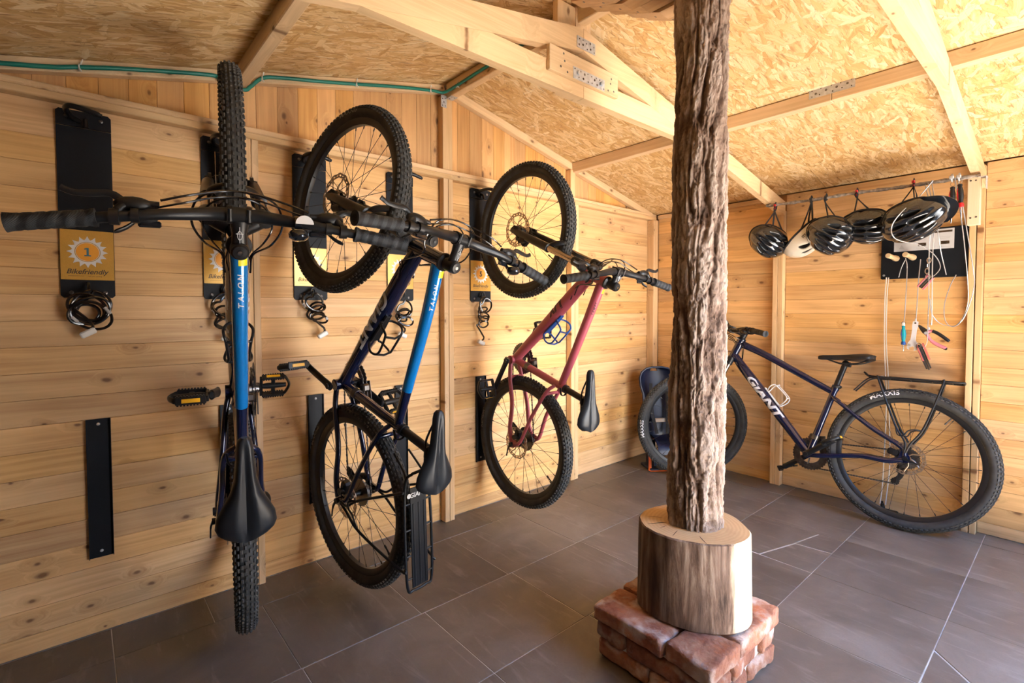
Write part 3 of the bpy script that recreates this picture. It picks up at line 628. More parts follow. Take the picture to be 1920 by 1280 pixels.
# ================================================================== post on its log and plinth
def blob_brick(parent, c, size, seed, mat=BRICK, rough=.006, name='brick'):
    sx, sy, sz = size; nx, ny, nz = 20, 13, 7
    P = {}; V = []; F = []
    def vid(p):
        k = tuple(round(q, 5) for q in p)
        if k not in P: P[k] = len(V); V.append(p)
        return P[k]
    def face(n, m, fn):
        for i in range(n):
            for j in range(m): F.append(tuple(vid(fn(a/n, b/m)) for a, b in ((i, j), (i+1, j), (i+1, j+1), (i, j+1))))
    face(nx, ny, lambda a, b: (a, b, 1)); face(ny, nx, lambda a, b: (b, a, 0))
    face(nx, nz, lambda a, b: (a, 0, b)); face(nz, nx, lambda a, b: (b, 1, a))
    face(ny, nz, lambda a, b: (1, a, b)); face(nz, ny, lambda a, b: (0, b, a))
    A = np.array(V); Q = (A-.5)*np.array([sx, sy, sz]); h = np.array([sx, sy, sz])/2; r = .011
    inner = np.clip(Q, -(h-r), h-r); d = Q-inner; l = np.linalg.norm(d, axis=1, keepdims=True); Q = inner+d/np.maximum(l, 1e-9)*np.minimum(l, r)
    n = np.stack([fbm(Q[:, 0]*14+seed*3.1+k*7, Q[:, 1]*14+20+seed, Q[:, 2]*14+30, 3)-.5 for k in range(3)], 1)
    n3 = np.stack([vnoise(Q[:, 0]*110+seed*3.1+k*7+9, Q[:, 1]*110+20+seed, Q[:, 2]*110+30)-.5 for k in range(3)], 1)
    n2 = np.stack([vnoise(Q[:, 0]*45+seed*3.1+k*7+9, Q[:, 1]*45+20+seed, Q[:, 2]*45+30)-.5 for k in range(3)], 1)
    Q = Q+n*rough*2.6+n2*rough*1.0+n3*rough*.45
    mb = MB(); mb.add(Q, F, 0, True); return obj(name, mb.mesh(name, mat, 50), parent, c, (R.uniform(-.02, .02), R.uniform(-.015, .015), R.uniform(-.03, .03)))
pl = thing('brick_plinth', 'square plinth of old red bricks under the log', 'plinth', (1.436, -1.965, 0))
mb = MB(); mb.box((0, 0, .078), (.375, .395, .155), .004); mb.link('mortar_core', MORTAR, pl)
x0, x1, y0, y1 = 1.231-1.436, 1.641-1.436, -2.185+1.965, -1.745+1.965
H_ = .056
for c in range(3):
    z = .004+H_/2+c*.0585; e = .004*(2-c)
    if c == 2: spec = [(x0-.004, x0+.262, y0-.004, y0+.150), (x0+.268, x1+.004, y0-.004, y0+.165), (x0, x0+.16, y0+.156, y1), (x0+.166, x0+.29, y0+.17, y1), (x1-.115, x1+.006, y0+.178, y1+.004)]
    elif c == 1: spec = [(x0+.004, x0+.115, y0+.006, y0+.13), (x0+.124, x1-.002, y0+.006, y0+.13), (x0+.004, x0+.12, y0+.136, y0+.35), (x1-.12, x1-.004, y0+.136, y0+.30), (x0+.13, x1-.004, y1-.115, y1-.006), (x0+.004, x0+.12, y0+.357, y1-.006)]
    else: spec = [(x0+.008, x0+.20, y0+.010, y0+.13), (x0+.208, x1-.004, y0+.010, y0+.13), (x0+.008, x0+.12, y0+.137, y0+.33), (x1-.12, x1-.008, y0+.137, y0+.24), (x1-.12, x1-.008, y0+.248, y1-.01), (x0+.13, x1-.128, y1-.12, y1-.01)]
    for i, (a, b, d, f_) in enumerate(spec):
        blob_brick(pl, ((a+b)/2, (d+f_)/2, z+R.uniform(-.002, .002)), (b-a, f_-d, H_-.002), c*7+i, rough=.005 if c == 2 else .0065)
# log
LOGC = (1.452, -1.945)
nth, nz = 120, 40; zt, zb = .448, .182
TH = np.linspace(0, 2*PI, nth, endpoint=False); right = math.atan2(.755, .656)
def log_r(th, z):
    d = np.abs((th-right+PI) % (2*PI)-PI)
    r = .163+.008*np.sin(2*th+.6)+.004*np.sin(3*th+2)+.006*(1-z)
    k_ = 40; fl = .1605/np.maximum(np.cos(np.clip(d, 0, 1.2)), .3); cut = -np.log(np.exp(-k_*r/.16)+np.exp(-k_*fl/.16))*.16/k_; return np.where(d < 1.2, cut, r)+(fbm(np.cos(th)*6+3, np.sin(th)*6+3, z*1.2+0*th, 3)-.5)*.008*(d > .65)
lg = thing('log_block', 'short sawn log block standing on the brick plinth', 'log', (*LOGC, zb))
P = []
for i in range(nz+1):
    z = i/nz; r = log_r(TH, np.full(nth, z)); P.append([(r[k]*math.cos(TH[k]), r[k]*math.sin(TH[k]), z*(zt-zb-.004)+.0) for k in range(nth)])
r = log_r(TH, np.full(nth, 1.0))-.004; P.append([(r[k]*math.cos(TH[k]), r[k]*math.sin(TH[k]), zt-zb) for k in range(nth)])
def log_side():
    m, nt, b = new_mat('log_side'); tc = N(nt, 'ShaderNodeTexCoord'); v = tc.outputs['Object']
    n = N(nt, 'ShaderNodeTexNoise', i_Scale=1.0, i_Detail=7.0, i_Roughness=.7, i_Distortion=.5); L(nt, mapping(nt, v, (26, 26, 2.6)), n.inputs['Vector'])
    n2 = N(nt, 'ShaderNodeTexNoise', i_Scale=1.0, i_Detail=4.0); L(nt, mapping(nt, v, (9, 9, 1.5)), n2.inputs['Vector'])
    dark = ramp(nt, n.outputs[0], [(.36, (.040, .023, .015)), (.49, (.17, .105, .072)), (.64, (.38, .275, .20))])
    dark = mix(nt, ramp(nt, n2.outputs[0], [(.35, (.8, .8, .8)), (.55, (0, 0, 0))]), dark, (.05, .033, .028))
    pale = ramp(nt, n.outputs[0], [(.3, (.66, .48, .28)), (.6, (.80, .65, .45))])
    sp = N(nt, 'ShaderNodeSeparateXYZ'); L(nt, v, sp.inputs[0])
    # the bark is peeled off the side whose direction is (cos, sin) of the cut
    dd = mth(nt, 'ADD', mth(nt, 'MULTIPLY', sp.outputs[0], math.cos(right-.22)), mth(nt, 'MULTIPLY', sp.outputs[1], math.sin(right-.22)))
    dd = mth(nt, 'MULTIPLY_ADD', n2.outputs[0], .11, mth(nt, 'MULTIPLY_ADD', n.outputs[0], .05, dd))
    L(nt, mix(nt, ramp(nt, dd, [(.186, (0, 0, 0)), (.200, (1, 1, 1))]), dark, pale), b.inputs['Base Color']); b.inputs['Roughness'].default_value = .75; b.inputs['Specular IOR Level'].default_value = .2
    bump(nt, b, n.outputs[0], .6, .006); return m
def log_top():
    m, nt, b = new_mat('log_top'); tc = N(nt, 'ShaderNodeTexCoord'); v = tc.outputs['Object']
    n = N(nt, 'ShaderNodeTexNoise', i_Scale=9.0, i_Detail=4.0); L(nt, v, n.inputs['Vector'])
    w = N(nt, 'ShaderNodeTexWave', wave_type='RINGS', rings_direction='Z', i_Scale=26.0, i_Distortion=2.5, i_Detail=2.0); L(nt, v, w.inputs['Vector'])
    c = mix(nt, mth(nt, 'MULTIPLY', w.outputs['Fac'], .35), (.60, .40, .20), (.44, .26, .11)); c = mix(nt, ramp(nt, n.outputs[0], [(.5, (0, 0, 0)), (.75, (.6, .6, .6))]), c, (.40, .24, .11))
    L(nt, c, b.inputs['Base Color']); b.inputs['Roughness'].default_value = .7; bump(nt, b, w.outputs['Fac'], .15, .002); return m
mb = MB(); mb.grid([list(row) for row in P], 0, wrap=True); mb.link('bark_side', log_side(), lg)
mb = MB(); rings = [[(p[0]*q, p[1]*q, zt-zb+.0004) for p in P[-1]] for q in (1, .8, .6, .4)]
mb.grid(rings[::-1], 0, wrap=True); mb.grid([[(p[0]*.4, p[1]*.4, zt-zb+.0004) for p in P[-1]], [(0, 0, zt-zb+.0004)]*nth], 0, wrap=True)
mb.f = [f for f in mb.f if len(set(f)) > 2]; mb.link('sawn_top', log_top(), lg)
for (a, r0, r1, w) in ((-2.3, .09, .155, .0022), (-1.6, .095, .14, .0012), (-2.05, .1, .13, .001), (-.9, .1, .15, .0014), (-2.7, .1, .15, .001)):
    mb = MB(); mb.tube([(math.cos(a+.02*s)*(r0+(r1-r0)*s/4), math.sin(a+.02*s)*(r0+(r1-r0)*s/4), zt-zb+.0004) for s in range(5)], [w*.4, w, w, w*.8, w*.3], 6, flat=(.3, 1)); mb.link('crack', DARKGAP, lg)
# tree trunk post
nth, nz = 280, 560; z0, z1 = .4485, 2.158
TH = np.linspace(0, 2*PI, nth, endpoint=False); Z_ = np.linspace(0, 1, nz); T2, Z2 = np.meshgrid(TH, Z_)
zz = Z2*(z1-z0); tw = T2+.10*np.sin(zz*1.7)+0.62*(fbm(np.cos(T2)*1.1+5, np.sin(T2)*1.1+5, zz*4.0, 3)-.5)
cx_, sx_ = np.cos(tw), np.sin(tw)
zw = zz+.05*(fbm(cx_*2.2+4, sx_*2.2+4, zz*9, 3)-.5)
def ridge(fr, fz, sh): return 1-np.abs(2*vnoise(cx_*fr+9+sh, sx_*fr+7+sh, zw*fz+3+sh)-1)
f1, f2, f3 = ridge(1.9, 3.6, 0), ridge(3.6, 7.5, 5), ridge(7.5, 17, 11)
plates = fbm(cx_*3+3, sx_*3+3, zz*9, 4); fine = fbm(cx_*9+3, sx_*9+3, zz*75, 3); gran = vnoise(cx_*30+3, sx_*30+3, zz*300)
deep = np.clip((f1-.76)/.24, 0, 1)**.9; deep2 = np.clip((f2-.72)/.28, 0, 1)**.9; deep3 = np.clip((f3-.60)/.40, 0, 1)
relief = 1.0-.78*deep-.52*deep2-.24*deep3+(plates-.5)*.9+(fine-.5)*.70+(gran-.5)*.30
base = .081+.004*np.sin(2*T2+1+zz)+.004*np.sin(zz*2.3+T2)
rad = base+.0125*(relief-.70)
ax_x = 1.449-1.452+.012*zz-.008*np.sin(zz*1.5); ax_y = 0*zz+.008*np.sin(zz*2.0)
Vt = np.stack([ax_x+rad*np.cos(T2), ax_y+rad*np.sin(T2), zz], -1).reshape(-1, 3)
I, J = np.meshgrid(np.arange(nz-1), np.arange(nth), indexing='ij'); J2 = (J+1) % nth
Ft = np.stack([I*nth+J, I*nth+J2, (I+1)*nth+J2, (I+1)*nth+J], -1).reshape(-1, 4)
me = bpy.data.meshes.new('bark_post'); me.from_pydata(Vt.tolist(), [], Ft.tolist()); me.materials.append(BARK); me.polygons.foreach_set('use_smooth', [True]*len(me.polygons))
at = me.attributes.new('relief', 'FLOAT', 'POINT'); at.data.foreach_set('value', np.clip(relief, 0, 1.3).reshape(-1).astype(np.float32))
tp = obj('bark_post', me, None, (1.452, -1.945, z0)); tag(tp, 'rough bark tree trunk post rising from the log to the roof', 'post')

# ================================================================== bicycles
# local frame of a bicycle: x forward, y to the rider's left, z up, origin under the rear axle
def rotv(axis, ang): return Matrix.Rotation(ang, 3, Vector(axis))
_wheel_cache = {}
def tire_mesh(Ro, bead):
    key = ('t', round(Ro, 4))
    if key in _wheel_cache: return _wheel_cache[key]
    mb = MB(); rc = (bead+Ro-.004)/2; h = (Ro-.004-bead)/2; w = .0285; seg = 96
    prof = []
    for k in range(17):
        a = -2.55+5.1*k/16; prof.append((rc+h*math.cos(a)*1.0, w*math.sin(a)))
    V = []; F = []
    mb.lathe([(r_, y_) for r_, y_ in prof], (0, 0, 0), (0, 1, 0), seg, 0, closed=True)
    n = 104
    for i in range(n):                                  # tread blocks
        a0 = 2*PI*i/n
        for j, (lat, wd, off) in enumerate([(-1.16, .26, .5), (-.76, .20, 0), (-.38, .19, .5), (0, .18, 0), (.38, .19, .5), (.76, .20, 0), (1.16, .26, .5)]):
            a = a0+2*PI/n*off; la = 2*PI/n*.29
            q = []
            for up in (-.001, .0042):
                for da in (-la, la):
                    for dl in (-wd/2, wd/2):
                        t = lat+dl*(1 if up < 0 else .82); rr = rc+(h+up)*math.cos(t); yy = (w+up)*math.sin(t); aa = a+da*(1 if up < 0 else .85)
                        q.append((rr*math.cos(aa), yy, rr*math.sin(aa)))
            mb.add(q, [(4, 5, 7, 6), (0, 4, 6, 2), (1, 3, 7, 5), (0, 1, 5, 4), (2, 6, 7, 3)], 1, False)
    m = mb.mesh('tire', [RUBBER, TREAD]); _wheel_cache[key] = m; return m
def tire_y(r_, Ro, bead):
    rc = (bead+Ro-.004)/2; h = (Ro-.004-bead)/2; return .0285*math.sqrt(max(0, 1-((r_-rc)/h)**2))
def rim_mesh(bead):
    key = ('r', round(bead, 4))
    if key in _wheel_cache: return _wheel_cache[key]
    mb = MB(); b = bead+.004
    mb.lathe([(b, .0155), (b, .0125), (b-.006, .0115), (b-.006, -.0115), (b, -.0125), (b, -.0155), (b-.012, -.0145), (b-.024, -.008), (b-.025, 0), (b-.024, .008), (b-.012, .0145)], (0, 0, 0), (0, 1, 0), 96, 0, closed=True)
    m = mb.mesh('rim', PLASTIC); _wheel_cache[key] = m; return m
def spoke_mesh(bead, side, lean, flange, fy):
    key = ('s', round(bead, 4), side, lean, flange, fy)
    if key in _wheel_cache: return _wheel_cache[key]
    mb = MB(); a = lean*1.05
    mb.tube([(flange*math.cos(a), fy*side, flange*math.sin(a)), (bead-.022, .002*side, 0)], .00105, 5)
    mb.lathe([(.0024, 0), (.0024, .012), (0, .012)], (bead-.035, .003*side, 0), (1, 0, 0), 6)
    m = mb.mesh('spoke', SPOKE); _wheel_cache[key] = m; return m
def rotor_mesh(key, mat, r):
    key = ('d', key, r)
    if key in _wheel_cache: return _wheel_cache[key]
    mb = MB(); n = 96; t = .001
    for i in range(n):      # wavy braking band with slots
        a, b = 2*PI*i/n, 2*PI*(i+1)/n; wv = lambda q: r*(1+.022*math.sin(12*q)); wi = lambda q: r*(.80+.015*math.sin(12*q+1))
        bands = [(0, 1)] if i % 4 in (0, 1) else [(0, .3), (.62, 1)]
        for (p, q) in bands:
            ra, rb = [wi(a)+(wv(a)-wi(a))*z for z in (p, q)]; rc_, rd = [wi(b)+(wv(b)-wi(b))*z for z in (p, q)]
            V = [(x*math.cos(g), y, x*math.sin(g)) for y in (-t, t) for (x, g) in ((ra, a), (rb, a), (rd, b), (rc_, b))]
            mb.add(V, [(0, 1, 2, 3), (7, 6, 5, 4), (0, 4, 5, 1), (2, 6, 7, 3), (0, 3, 7, 4), (1, 5, 6, 2)], 0, False)
    for k in range(6):
        a = 2*PI*k/6; mb.tube([(.018*math.cos(a), 0, .018*math.sin(a)), (.45*r*math.cos(a+.25), 0, .45*r*math.sin(a+.25)), (.82*r*math.cos(a+.62), 0, .82*r*math.sin(a+.62))], [.004, .003, .0032], 6, flat=(1, .35), up=(0, 1, 0) if False else (math.cos(a), 0, math.sin(a)))
    mb.lathe([(.022, -.0012), (.022, .0012), (.008, .0012), (.008, -.0012)], (0, 0, 0), (0, 1, 0), 20, closed=True)
    m = mb.mesh('brake_rotor', mat); _wheel_cache[key] = m; return m

def tire_print(name, body, Ro, bead, side, ang, size, mat, parent, bold=.012):
    """letters on the sidewall, baseline towards the hub, centred at angle ang; side +1 = left"""
    V, F = text_mesh(body, size, 0, bold*size, 1.0, cuts_x=14, cuts_y=7, xs=1.15)
    rm = (bead+Ro)/2+.004; P = []
    for x, y in V:
        rr = rm+y; a = ang+side*x/rm; P.append((rr*math.cos(a), side*(tire_y(rr, Ro, bead)+.0007), rr*math.sin(a)))
    mb = MB(); mb.add(P, F if side > 0 else F, 0, False); return mb.link(name, mat, parent)

def wheel(root, name, Ro, bead, centre, rot, is_rear, rotor_mat, print_body, print_angs, pmat):
    w = obj(name, rim_mesh(bead), root); w.matrix_local = Matrix.Translation(centre) @ rot.to_4x4()
    obj('tire', tire_mesh(Ro, bead), w)
    mb = MB(); hw = .050 if not is_rear else .066
    mb.lathe([(.005, -hw-.006), (.008, -hw-.006), (.009, -hw), (.013, -hw+.002), (.014, -.036), (.024, -.034), (.025, -.030), (.013, -.026), (.011, 0), (.013, .026), (.025, .030), (.024, .034), (.014, .036), (.013, hw-.002), (.009, hw), (.008, hw+.006), (.005, hw+.006)], (0, 0, 0), (0, 1, 0), 24)
    mb.link('hub', PLASTIC, w)
    n = 28
    for i in range(n):
        side = 1 if i % 2 else -1; lean = 1 if (i//2) % 2 else -1
        obj('spoke', spoke_mesh(bead, side, lean, .024, .032), w, None, (0, -2*PI*i/n, 0))
    o = obj('brake_rotor', rotor_mesh('m', rotor_mat, .086 if not is_rear else .082), w, (0, .044, 0))
    mb = MB(); mb.tube([(bead-.022, 0, 0), (bead-.052, 0, 0)], [.0032, .0026], 8); mb.tube([(bead-.052, 0, 0), (bead-.064, 0, 0)], [.0042, .0036], 8); o = mb.link('valve', PLASTIC, w); o.rotation_euler = (0, -2.2, 0)
    for (sd, ag, sz) in print_angs: tire_print('tire_lettering', print_body, Ro, bead, sd, ag, sz, pmat, w)
    if is_rear:
        mb = MB()
        for k in range(9):
            r_ = .022+.0038*k; y = -.052+.0036*k; pts = []
            nt = 11+2*k
            for q in range(nt*4):
                a = 2*PI*q/(nt*4); rr = r_+(.0028 if q % 4 in (1, 2) else 0); pts.append((rr*math.cos(a), rr*math.sin(a)))
            mb.prism(pts, (0, y, 0), (1, 0, 0), (0, 0, -1), .0016)
        mb.link('cassette', DARKMET, w)
    return w

def wrap_print(name, body, size, p0, p1, r0, r1, mat, root, side=1, shear=0.0, bold=0.0, start=0.5, xs=1.0, flip=1, tilt=0.0, spacing=1.0, up=None):
    """letters wrapped round a tube p0 -> p1 (text runs p0 -> p1), centred on the side facing +-y"""
    p0, p1 = Vector(p0), Vector(p1); t = (p1-p0).normalized(); n = Vector((0, side, 0)) if up is None else Vector(up); n = (n-t*n.dot(t)).normalized()
    n = rotv(t, tilt) @ n; tt = t*flip; u = n.cross(tt); ln = (p1-p0).length
    V, F = text_mesh(body, size, shear, bold, spacing, cuts_x=10, cuts_y=7, xs=xs); mb = MB(); P = []
    for x, y in V:
        s = start*ln+x*flip; r_ = r0+(r1-r0)*s/ln+.0008; a = y/r_; P.append(p0+t*s+n*(r_*math.cos(a))+u*(r_*math.sin(a)))
    mb.add(P, F, 0, False); return mb.link(name, mat, root)

def saddle_mesh():
    if 'sad' in _wheel_cache: return _wheel_cache['sad']
    prof = [(-.128, .030, -.004, .012), (-.124, .052, .000, .018), (-.112, .066, .004, .026), (-.092, .072, .006, .032), (-.065, .068, .005, .032), (-.035, .054, .003, .030), (0, .036, .001, .028), (.04, .026, .000, .026), (.085, .0215, -.001, .025), (.125, .0195, -.003, .024), (.142, .016, -.006, .020), (.150, .008, -.011, .012)]
    P = []
    for (x, w, z, d) in prof:
        row = []
        for k in range(33):
            u_ = -1+2*k/32; a = u_*PI*.5
            y = w*math.copysign(abs(math.sin(a))**.80, u_); e = abs(y)/w
            zz = z-d*(1-math.sqrt(max(0, 1-e**3.2)))
            ch = math.exp(-(y/(.007+.05*w))**2)*(.0085 if -.118 < x < .09 else 0.001)-math.exp(-((abs(y)-.016-.16*w)/.006)**2)*(.0022 if -.11 < x < .10 else 0)
            xx = x+(-.006*math.cos(PI*e) if x < -.1 else 0)
            row.append((xx, y, zz-ch))
        under_ = [(x, w*.82*(1-2*k/14), z-d-.004) for k in range(15)]
        P.append(row+under_)
    mb = MB(); mb.grid(P, 0, wrap=True); n = len(P[0])
    mb.add(P[0], [tuple(range(n))], 0); mb.add(P[-1], [tuple(range(n))[::-1]], 0)
    m = mb.mesh('saddle', SADDLE, 50); _wheel_cache['sad'] = m; return m
def pedal_parts(root, c, side, tilt, refl=True):
    """caged platform pedal; spindle along y. tilt turns it about the spindle"""
    Rm = rotv((0, 1, 0), tilt); c = Vector(c); tfm = lambda p: c+Rm @ p
    mb = MB(); L_, W_ = .044, .046
    for sx in (-1, 1):
        mb.box((sx*L_, 0, 0), (.009, W_*2-.012, .025), .002)
        for k in range(9):
            y = -W_+.012+k*(2*W_-.024)/8; mb.box((sx*L_, y, .014), (.008, .005, .004)); mb.box((sx*L_, y, -.014), (.008, .005, .004))
    P = spline([(-L_, side*(W_-.008), 0), (-L_*.8, side*W_, 0), (0, side*(W_+.012), 0), (L_*.8, side*W_, 0), (L_, side*(W_-.008), 0)], 5); mb.tube(P, .006, 8, flat=(1.5, .8), up=(0, 0, 1))
    mb.box((0, -side*(W_-.004), 0), (2*L_, .010, .018), .002)
    mb.tube([(0, -side*(W_+.012), 0), (0, -side*.02, 0), (0, side*W_, 0)], [.008, .012, .009], 12)
    mb.box((0, 0, 0), (2*L_, .014, .010), .002); mb.tf(tfm); p = mb.link('pedal', PLASTIC, root)
    for sx in (-1, 1):
        mb = MB(); mb.box((sx*(L_+.0045), 0, 0), (.0025, .048, .0125), .0008); mb.tf(tfm); mb.link('reflector', YELLOW, p)
    return p

def rack(root, R_, kind):
    zt = 2*R_+.048; xa, xb, w = .165, -.215, .055
    def tb(name, pts, r_=.005, k=5): mb = MB(); mb.tube(spline(pts, k), r_, 10); return mb.link(name, BLACKPAINT, p)
    mb = MB(); loop = [(xa+.035, .03, zt+.02), (xa, w-.008, zt), (0, w, zt), (xb+.02, w-.004, zt), (xb, w-.03, zt), (xb, -w+.03, zt), (xb+.02, -w+.004, zt), (0, -w, zt), (xa, -w+.008, zt), (xa+.035, -.03, zt+.02)]
    mb.tube(spline(loop+loop[:1], 6), .005, 10); p = mb.link('pannier_rack', BLACKPAINT, root)
    for x in (.09, 0, -.09, -.17):
        mb = MB(); mb.tube([(x, w, zt), (x, -w, zt)], .0035, 8); mb.link('cross_bar', BLACKPAINT, p)
    mb = MB(); mb.box(((xa+xb)/2-.005, 0, zt+.003), (xa-xb-.03, .066, .005), .0015)
    for y in (-.022, 0, .022): mb.box(((xa+xb)/2-.03, y, zt+.0062), (xa-xb-.09, .006, .0025), .0008)
    o = mb.link('top_plate', BLACKPAINT, p)
    flat_text('plate_lettering', 'GIANT', .022, (xa-.045, .0, zt+.0062), (0, -1, 0), (1, 0, 0), WHITEPRINT, p, .15, .0006)
    mb = MB(); mb.lathe([(.008, 0), (.008, .001), (0, .001)], (xa-.045, .042-.004, zt+.0057), (0, 0, 1), 16); mb.link('emblem', WHITEPRINT, p)
    for s in (1, -1):
        y0 = w*s; y1 = .085*s
        tb('strut', [(xa-.03, y0, zt), (xa-.035, y0+.01*s, zt-.02), (.05, y1, R_+.17), (.005, y1, R_+.085), (.005, y1-.004*s, R_+.03)])
        tb('strut', [(-.13, y0, zt), (-.135, y0+.01*s, zt-.015), (-.07, y1, R_+.17), (-.02, y1, R_+.08), (.0, y1-.004*s, R_+.03)])
        tb('hook_bracket', [(.045, y1, R_+.155), (.035, y1+.01*s, R_+.118), (.01, y1+.012*s, R_+.115), (-.005, y1+.012*s, R_+.14), (-.03, y1+.01*s, R_+.152), (-.062, y1, R_+.15)], .0035)
        tb('stay', [(xa-.01, (w-.01)*s, zt), (.19, .035*s, zt-.02), (.245, .03*s, zt-.085)], .0038)
    return p

def bicycle(label, g, M, pos, paint, topstripe, group, lettering, spec):
    root = thing('bicycle', label, 'bicycle', (0, 0, 0), group)
    Mm = Matrix(M).to_4x4(); Mm.translation = pos; root.matrix_world = Mm
    R_ = g['R']; th = g['th']; a = Vector((-math.cos(th), 0, math.sin(th))); n = Vector((math.sin(th), 0, math.cos(th)))
    bead = R_-.0555; fa = Vector((g['L'], 0, R_)); q0 = fa-.044*n; S = rotv(a, g['steer']); st = lambda p: q0+S @ (Vector(p)-q0)
    hl = q0+a*g['a2c']; hu = hl+a*g['HT']; bb = Vector((g['bbx'], 0, R_-g['bbd'])); ra = Vector((0, 0, R_))
    sd = Vector((-math.cos(g['st']), 0, math.sin(g['st']))); stp = bb+sd*spec.get('seat_tube', .415)
    # ---- frame
    mb = MB()
    mb.tube([hl-a*.004, hl, hl+a*.012, hu-a*.012, hu, hu+a*.004], [.026, .0275, .025, .0255, .028, .027], 24)
    tt0 = hu-a*.026; tt1 = stp-sd*.028
    tpath = spline([tt0-n*.005, tt0*.7+tt1*.3+Vector((0, 0, .010*spec.get('arc', 1))), tt0*.3+tt1*.7+Vector((0, 0, .004)), tt1], 6); m_ = len(tpath)
    trad = lambda i: .0215-.0055*i/(m_-1)
    k = int(m_*.72)
    mb.tube(tpath, [(trad(i)*1.1, trad(i)*.95) for i in range(m_)], 24)
    def on_top(s_, ang, off=.0005):      # point on the top tube: s_ along it, ang round it from the upper side
        s_ = min(max(s_, 0), .9999)*(m_-1); i = int(s_); f_ = s_-i; c_ = tpath[i]*(1-f_)+tpath[i+1]*f_; t_ = (tpath[i+1]-tpath[i]).normalized()
        up_ = Vector((0, 1, 0)).cross(t_); up_ = up_ if up_.z > 0 else -up_; r_ = trad(s_); return c_+up_*((r_*1.1+off)*math.cos(ang))+Vector((0, 1, 0))*((r_*.95+off)*math.sin(ang))
    dt0 = hl+a*.024; dd = (bb-dt0); bend = dt0+dd*.20+Vector((.024, 0, .022)) if spec.get('bend', 1) else dt0+dd*.2+Vector((.006, 0, .006))
    dpath = spline([dt0, bend, dt0+dd*.42+Vector((.006, 0, .006)), dt0+dd*.7, bb], 6); md = len(dpath)
    mb.tube(dpath, [.0245+.006*math.sin(PI*min(1, i/(md-1)*1.1)) for i in range(md)], 22)
    mb.tube([bb, bb+sd*.06, stp-sd*.03, stp], [.019, .0185, .0175, .019], 20)
    mb.tube([bb+Vector((0, -.037, 0)), bb+Vector((0, .037, 0))], .0225, 20)
    mb.tube([stp-sd*.012, stp], .0215, 20)
    for s in (1, -1):
        dy = .072*s
        mb.tube(spline([bb+Vector((-.012, .026*s, -.004)), bb+Vector((-.09, .040*s, .006)), Vector((.20, .052*s, R_-.026)), Vector((.08, .066*s, R_-.026)), Vector((.012, dy, R_-.008))], 6), [(.013, .0095)]*25, 14)
        p0 = stp-sd*.055
        mb.tube(spline([p0+Vector((-.006, .012*s, 0)), p0+Vector((-.045, .046*s, -.030)), p0*.45+ra*.55+Vector((0, .055*s, .01)), Vector((.022, .068*s, R_+.055)), Vector((.004, dy, R_+.012))], 6), [(.010, .0085)]*25, 12)
        mb.prism([(-.022, -.018), (.02, -.024), (.03, .0), (.018, .04), (-.004, .036), (-.018, .01)], (0, dy-.003, R_), (1, 0, 0), (0, 0, 1), -.006 if s > 0 else -.006)
    p0 = stp-sd*.055; mb.tube([p0+Vector((-.052, .046, -.038)), p0+Vector((-.048, 0, -.026)), p0+Vector((-.052, -.046, -.038))], .008, 10)
    mb.tube([Vector((g['bbx']-.09, .04, R_-.055)), Vector((g['bbx']-.09, -.04, R_-.055))], .009, 10)
    mb.link('frame', paint, root, 50)
    if topstripe:
        mb = MB(); mb.grid([[on_top((q+(.035 if q == 20 and 2 < j < 18 else 0)*0)/20*.72+.01, -1.85+3.7*j/20) for j in range(21)] for q in range(21)]); mb.link('top_tube_stripe', topstripe, root)
    for item in lettering:
        kind = item[0]
        if kind == 'down':
            for s in (1, -1): wrap_print('down_tube_lettering', item[1], item[2], dpath[7], dpath[-5], .0305, .0295, item[3], root, s, item[4], item[5], item[6], item[7], s)
        elif kind == 'top':
            V_, F_ = text_mesh(item[1], item[2], .2, .0004, 1.5, cuts_x=8, cuts_y=4, xs=1.2); tl = (tpath[-1]-tpath[0]).length
            mb = MB(); mb.add([on_top(item[4]-x/tl, item[5]+y/.0215, .0011) for x, y in V_], F_, 0, False); mb.link('top_tube_lettering', item[3], root)
        elif kind == 'tag':
            mb = MB(); mb.grid([[on_top(item[1]+.045*i/3, item[2]-.55+1.1*j/8, .0011) for j in range(9)] for i in range(4)], 0, smooth=False); mb.link('yellow_decal', STICKY, root)
    # ---- headset, stem, bar (steered)
    mb = MB(); mb.lathe([(.0, -.016), (.028, -.016), (.0295, -.010), (.0285, 0)], hl, a, 24); mb.link('lower_headset', PLASTIC, root); mb = MB(); mb.lathe([(.029, 0), (.028, .006), (.019, .012), (.018, .018), (.0185, .019), (.0185, .058), (.0, .058)], hu, a, 24); mb.link('headset', PLASTIC, root)
    sc_ = hu+a*.035; bc = sc_+n*g['stem']
    mb = MB(); mb.lathe([(.0, .041-.061), (.0195, .041-.061), (.0205, -.016), (.0205, .016), (.0195, .02), (.0, .02)], sc_, a, 22)
    mb.tube([sc_+n*.006, sc_+n*(g['stem']*.5), bc-n*.012], [(.0155, .017), (.0135, .0155), (.0165, .021)], 16, up=a)
    for s in (1, -1):
        mb.tube([bc+Vector((0, .014*s, 0)), bc+Vector((0, .025*s, 0))], .0205, 18)
        for q in (1, -1): mb.tube([bc+a*(.017*q)+Vector((0, .019*s, 0))+n*(-.010), bc+a*(.017*q)+Vector((0, .019*s, 0))+n*.018], .0048, 10)
    mb.tube([bc+Vector((0, -.015, 0)), bc+Vector((0, .015, 0))], .0185, 18); mb.tf(st); mb.link('stem', PLASTIC, root, 45)
    mb = MB(); mb.lathe([(.0175, 0), (.0185, .003), (.015, .007), (.006, .008), (.006, .005), (0, .005)], sc_+a*.02, a, 22); mb.tf(st); o = mb.link('stem_cap', PLASTIC, root)
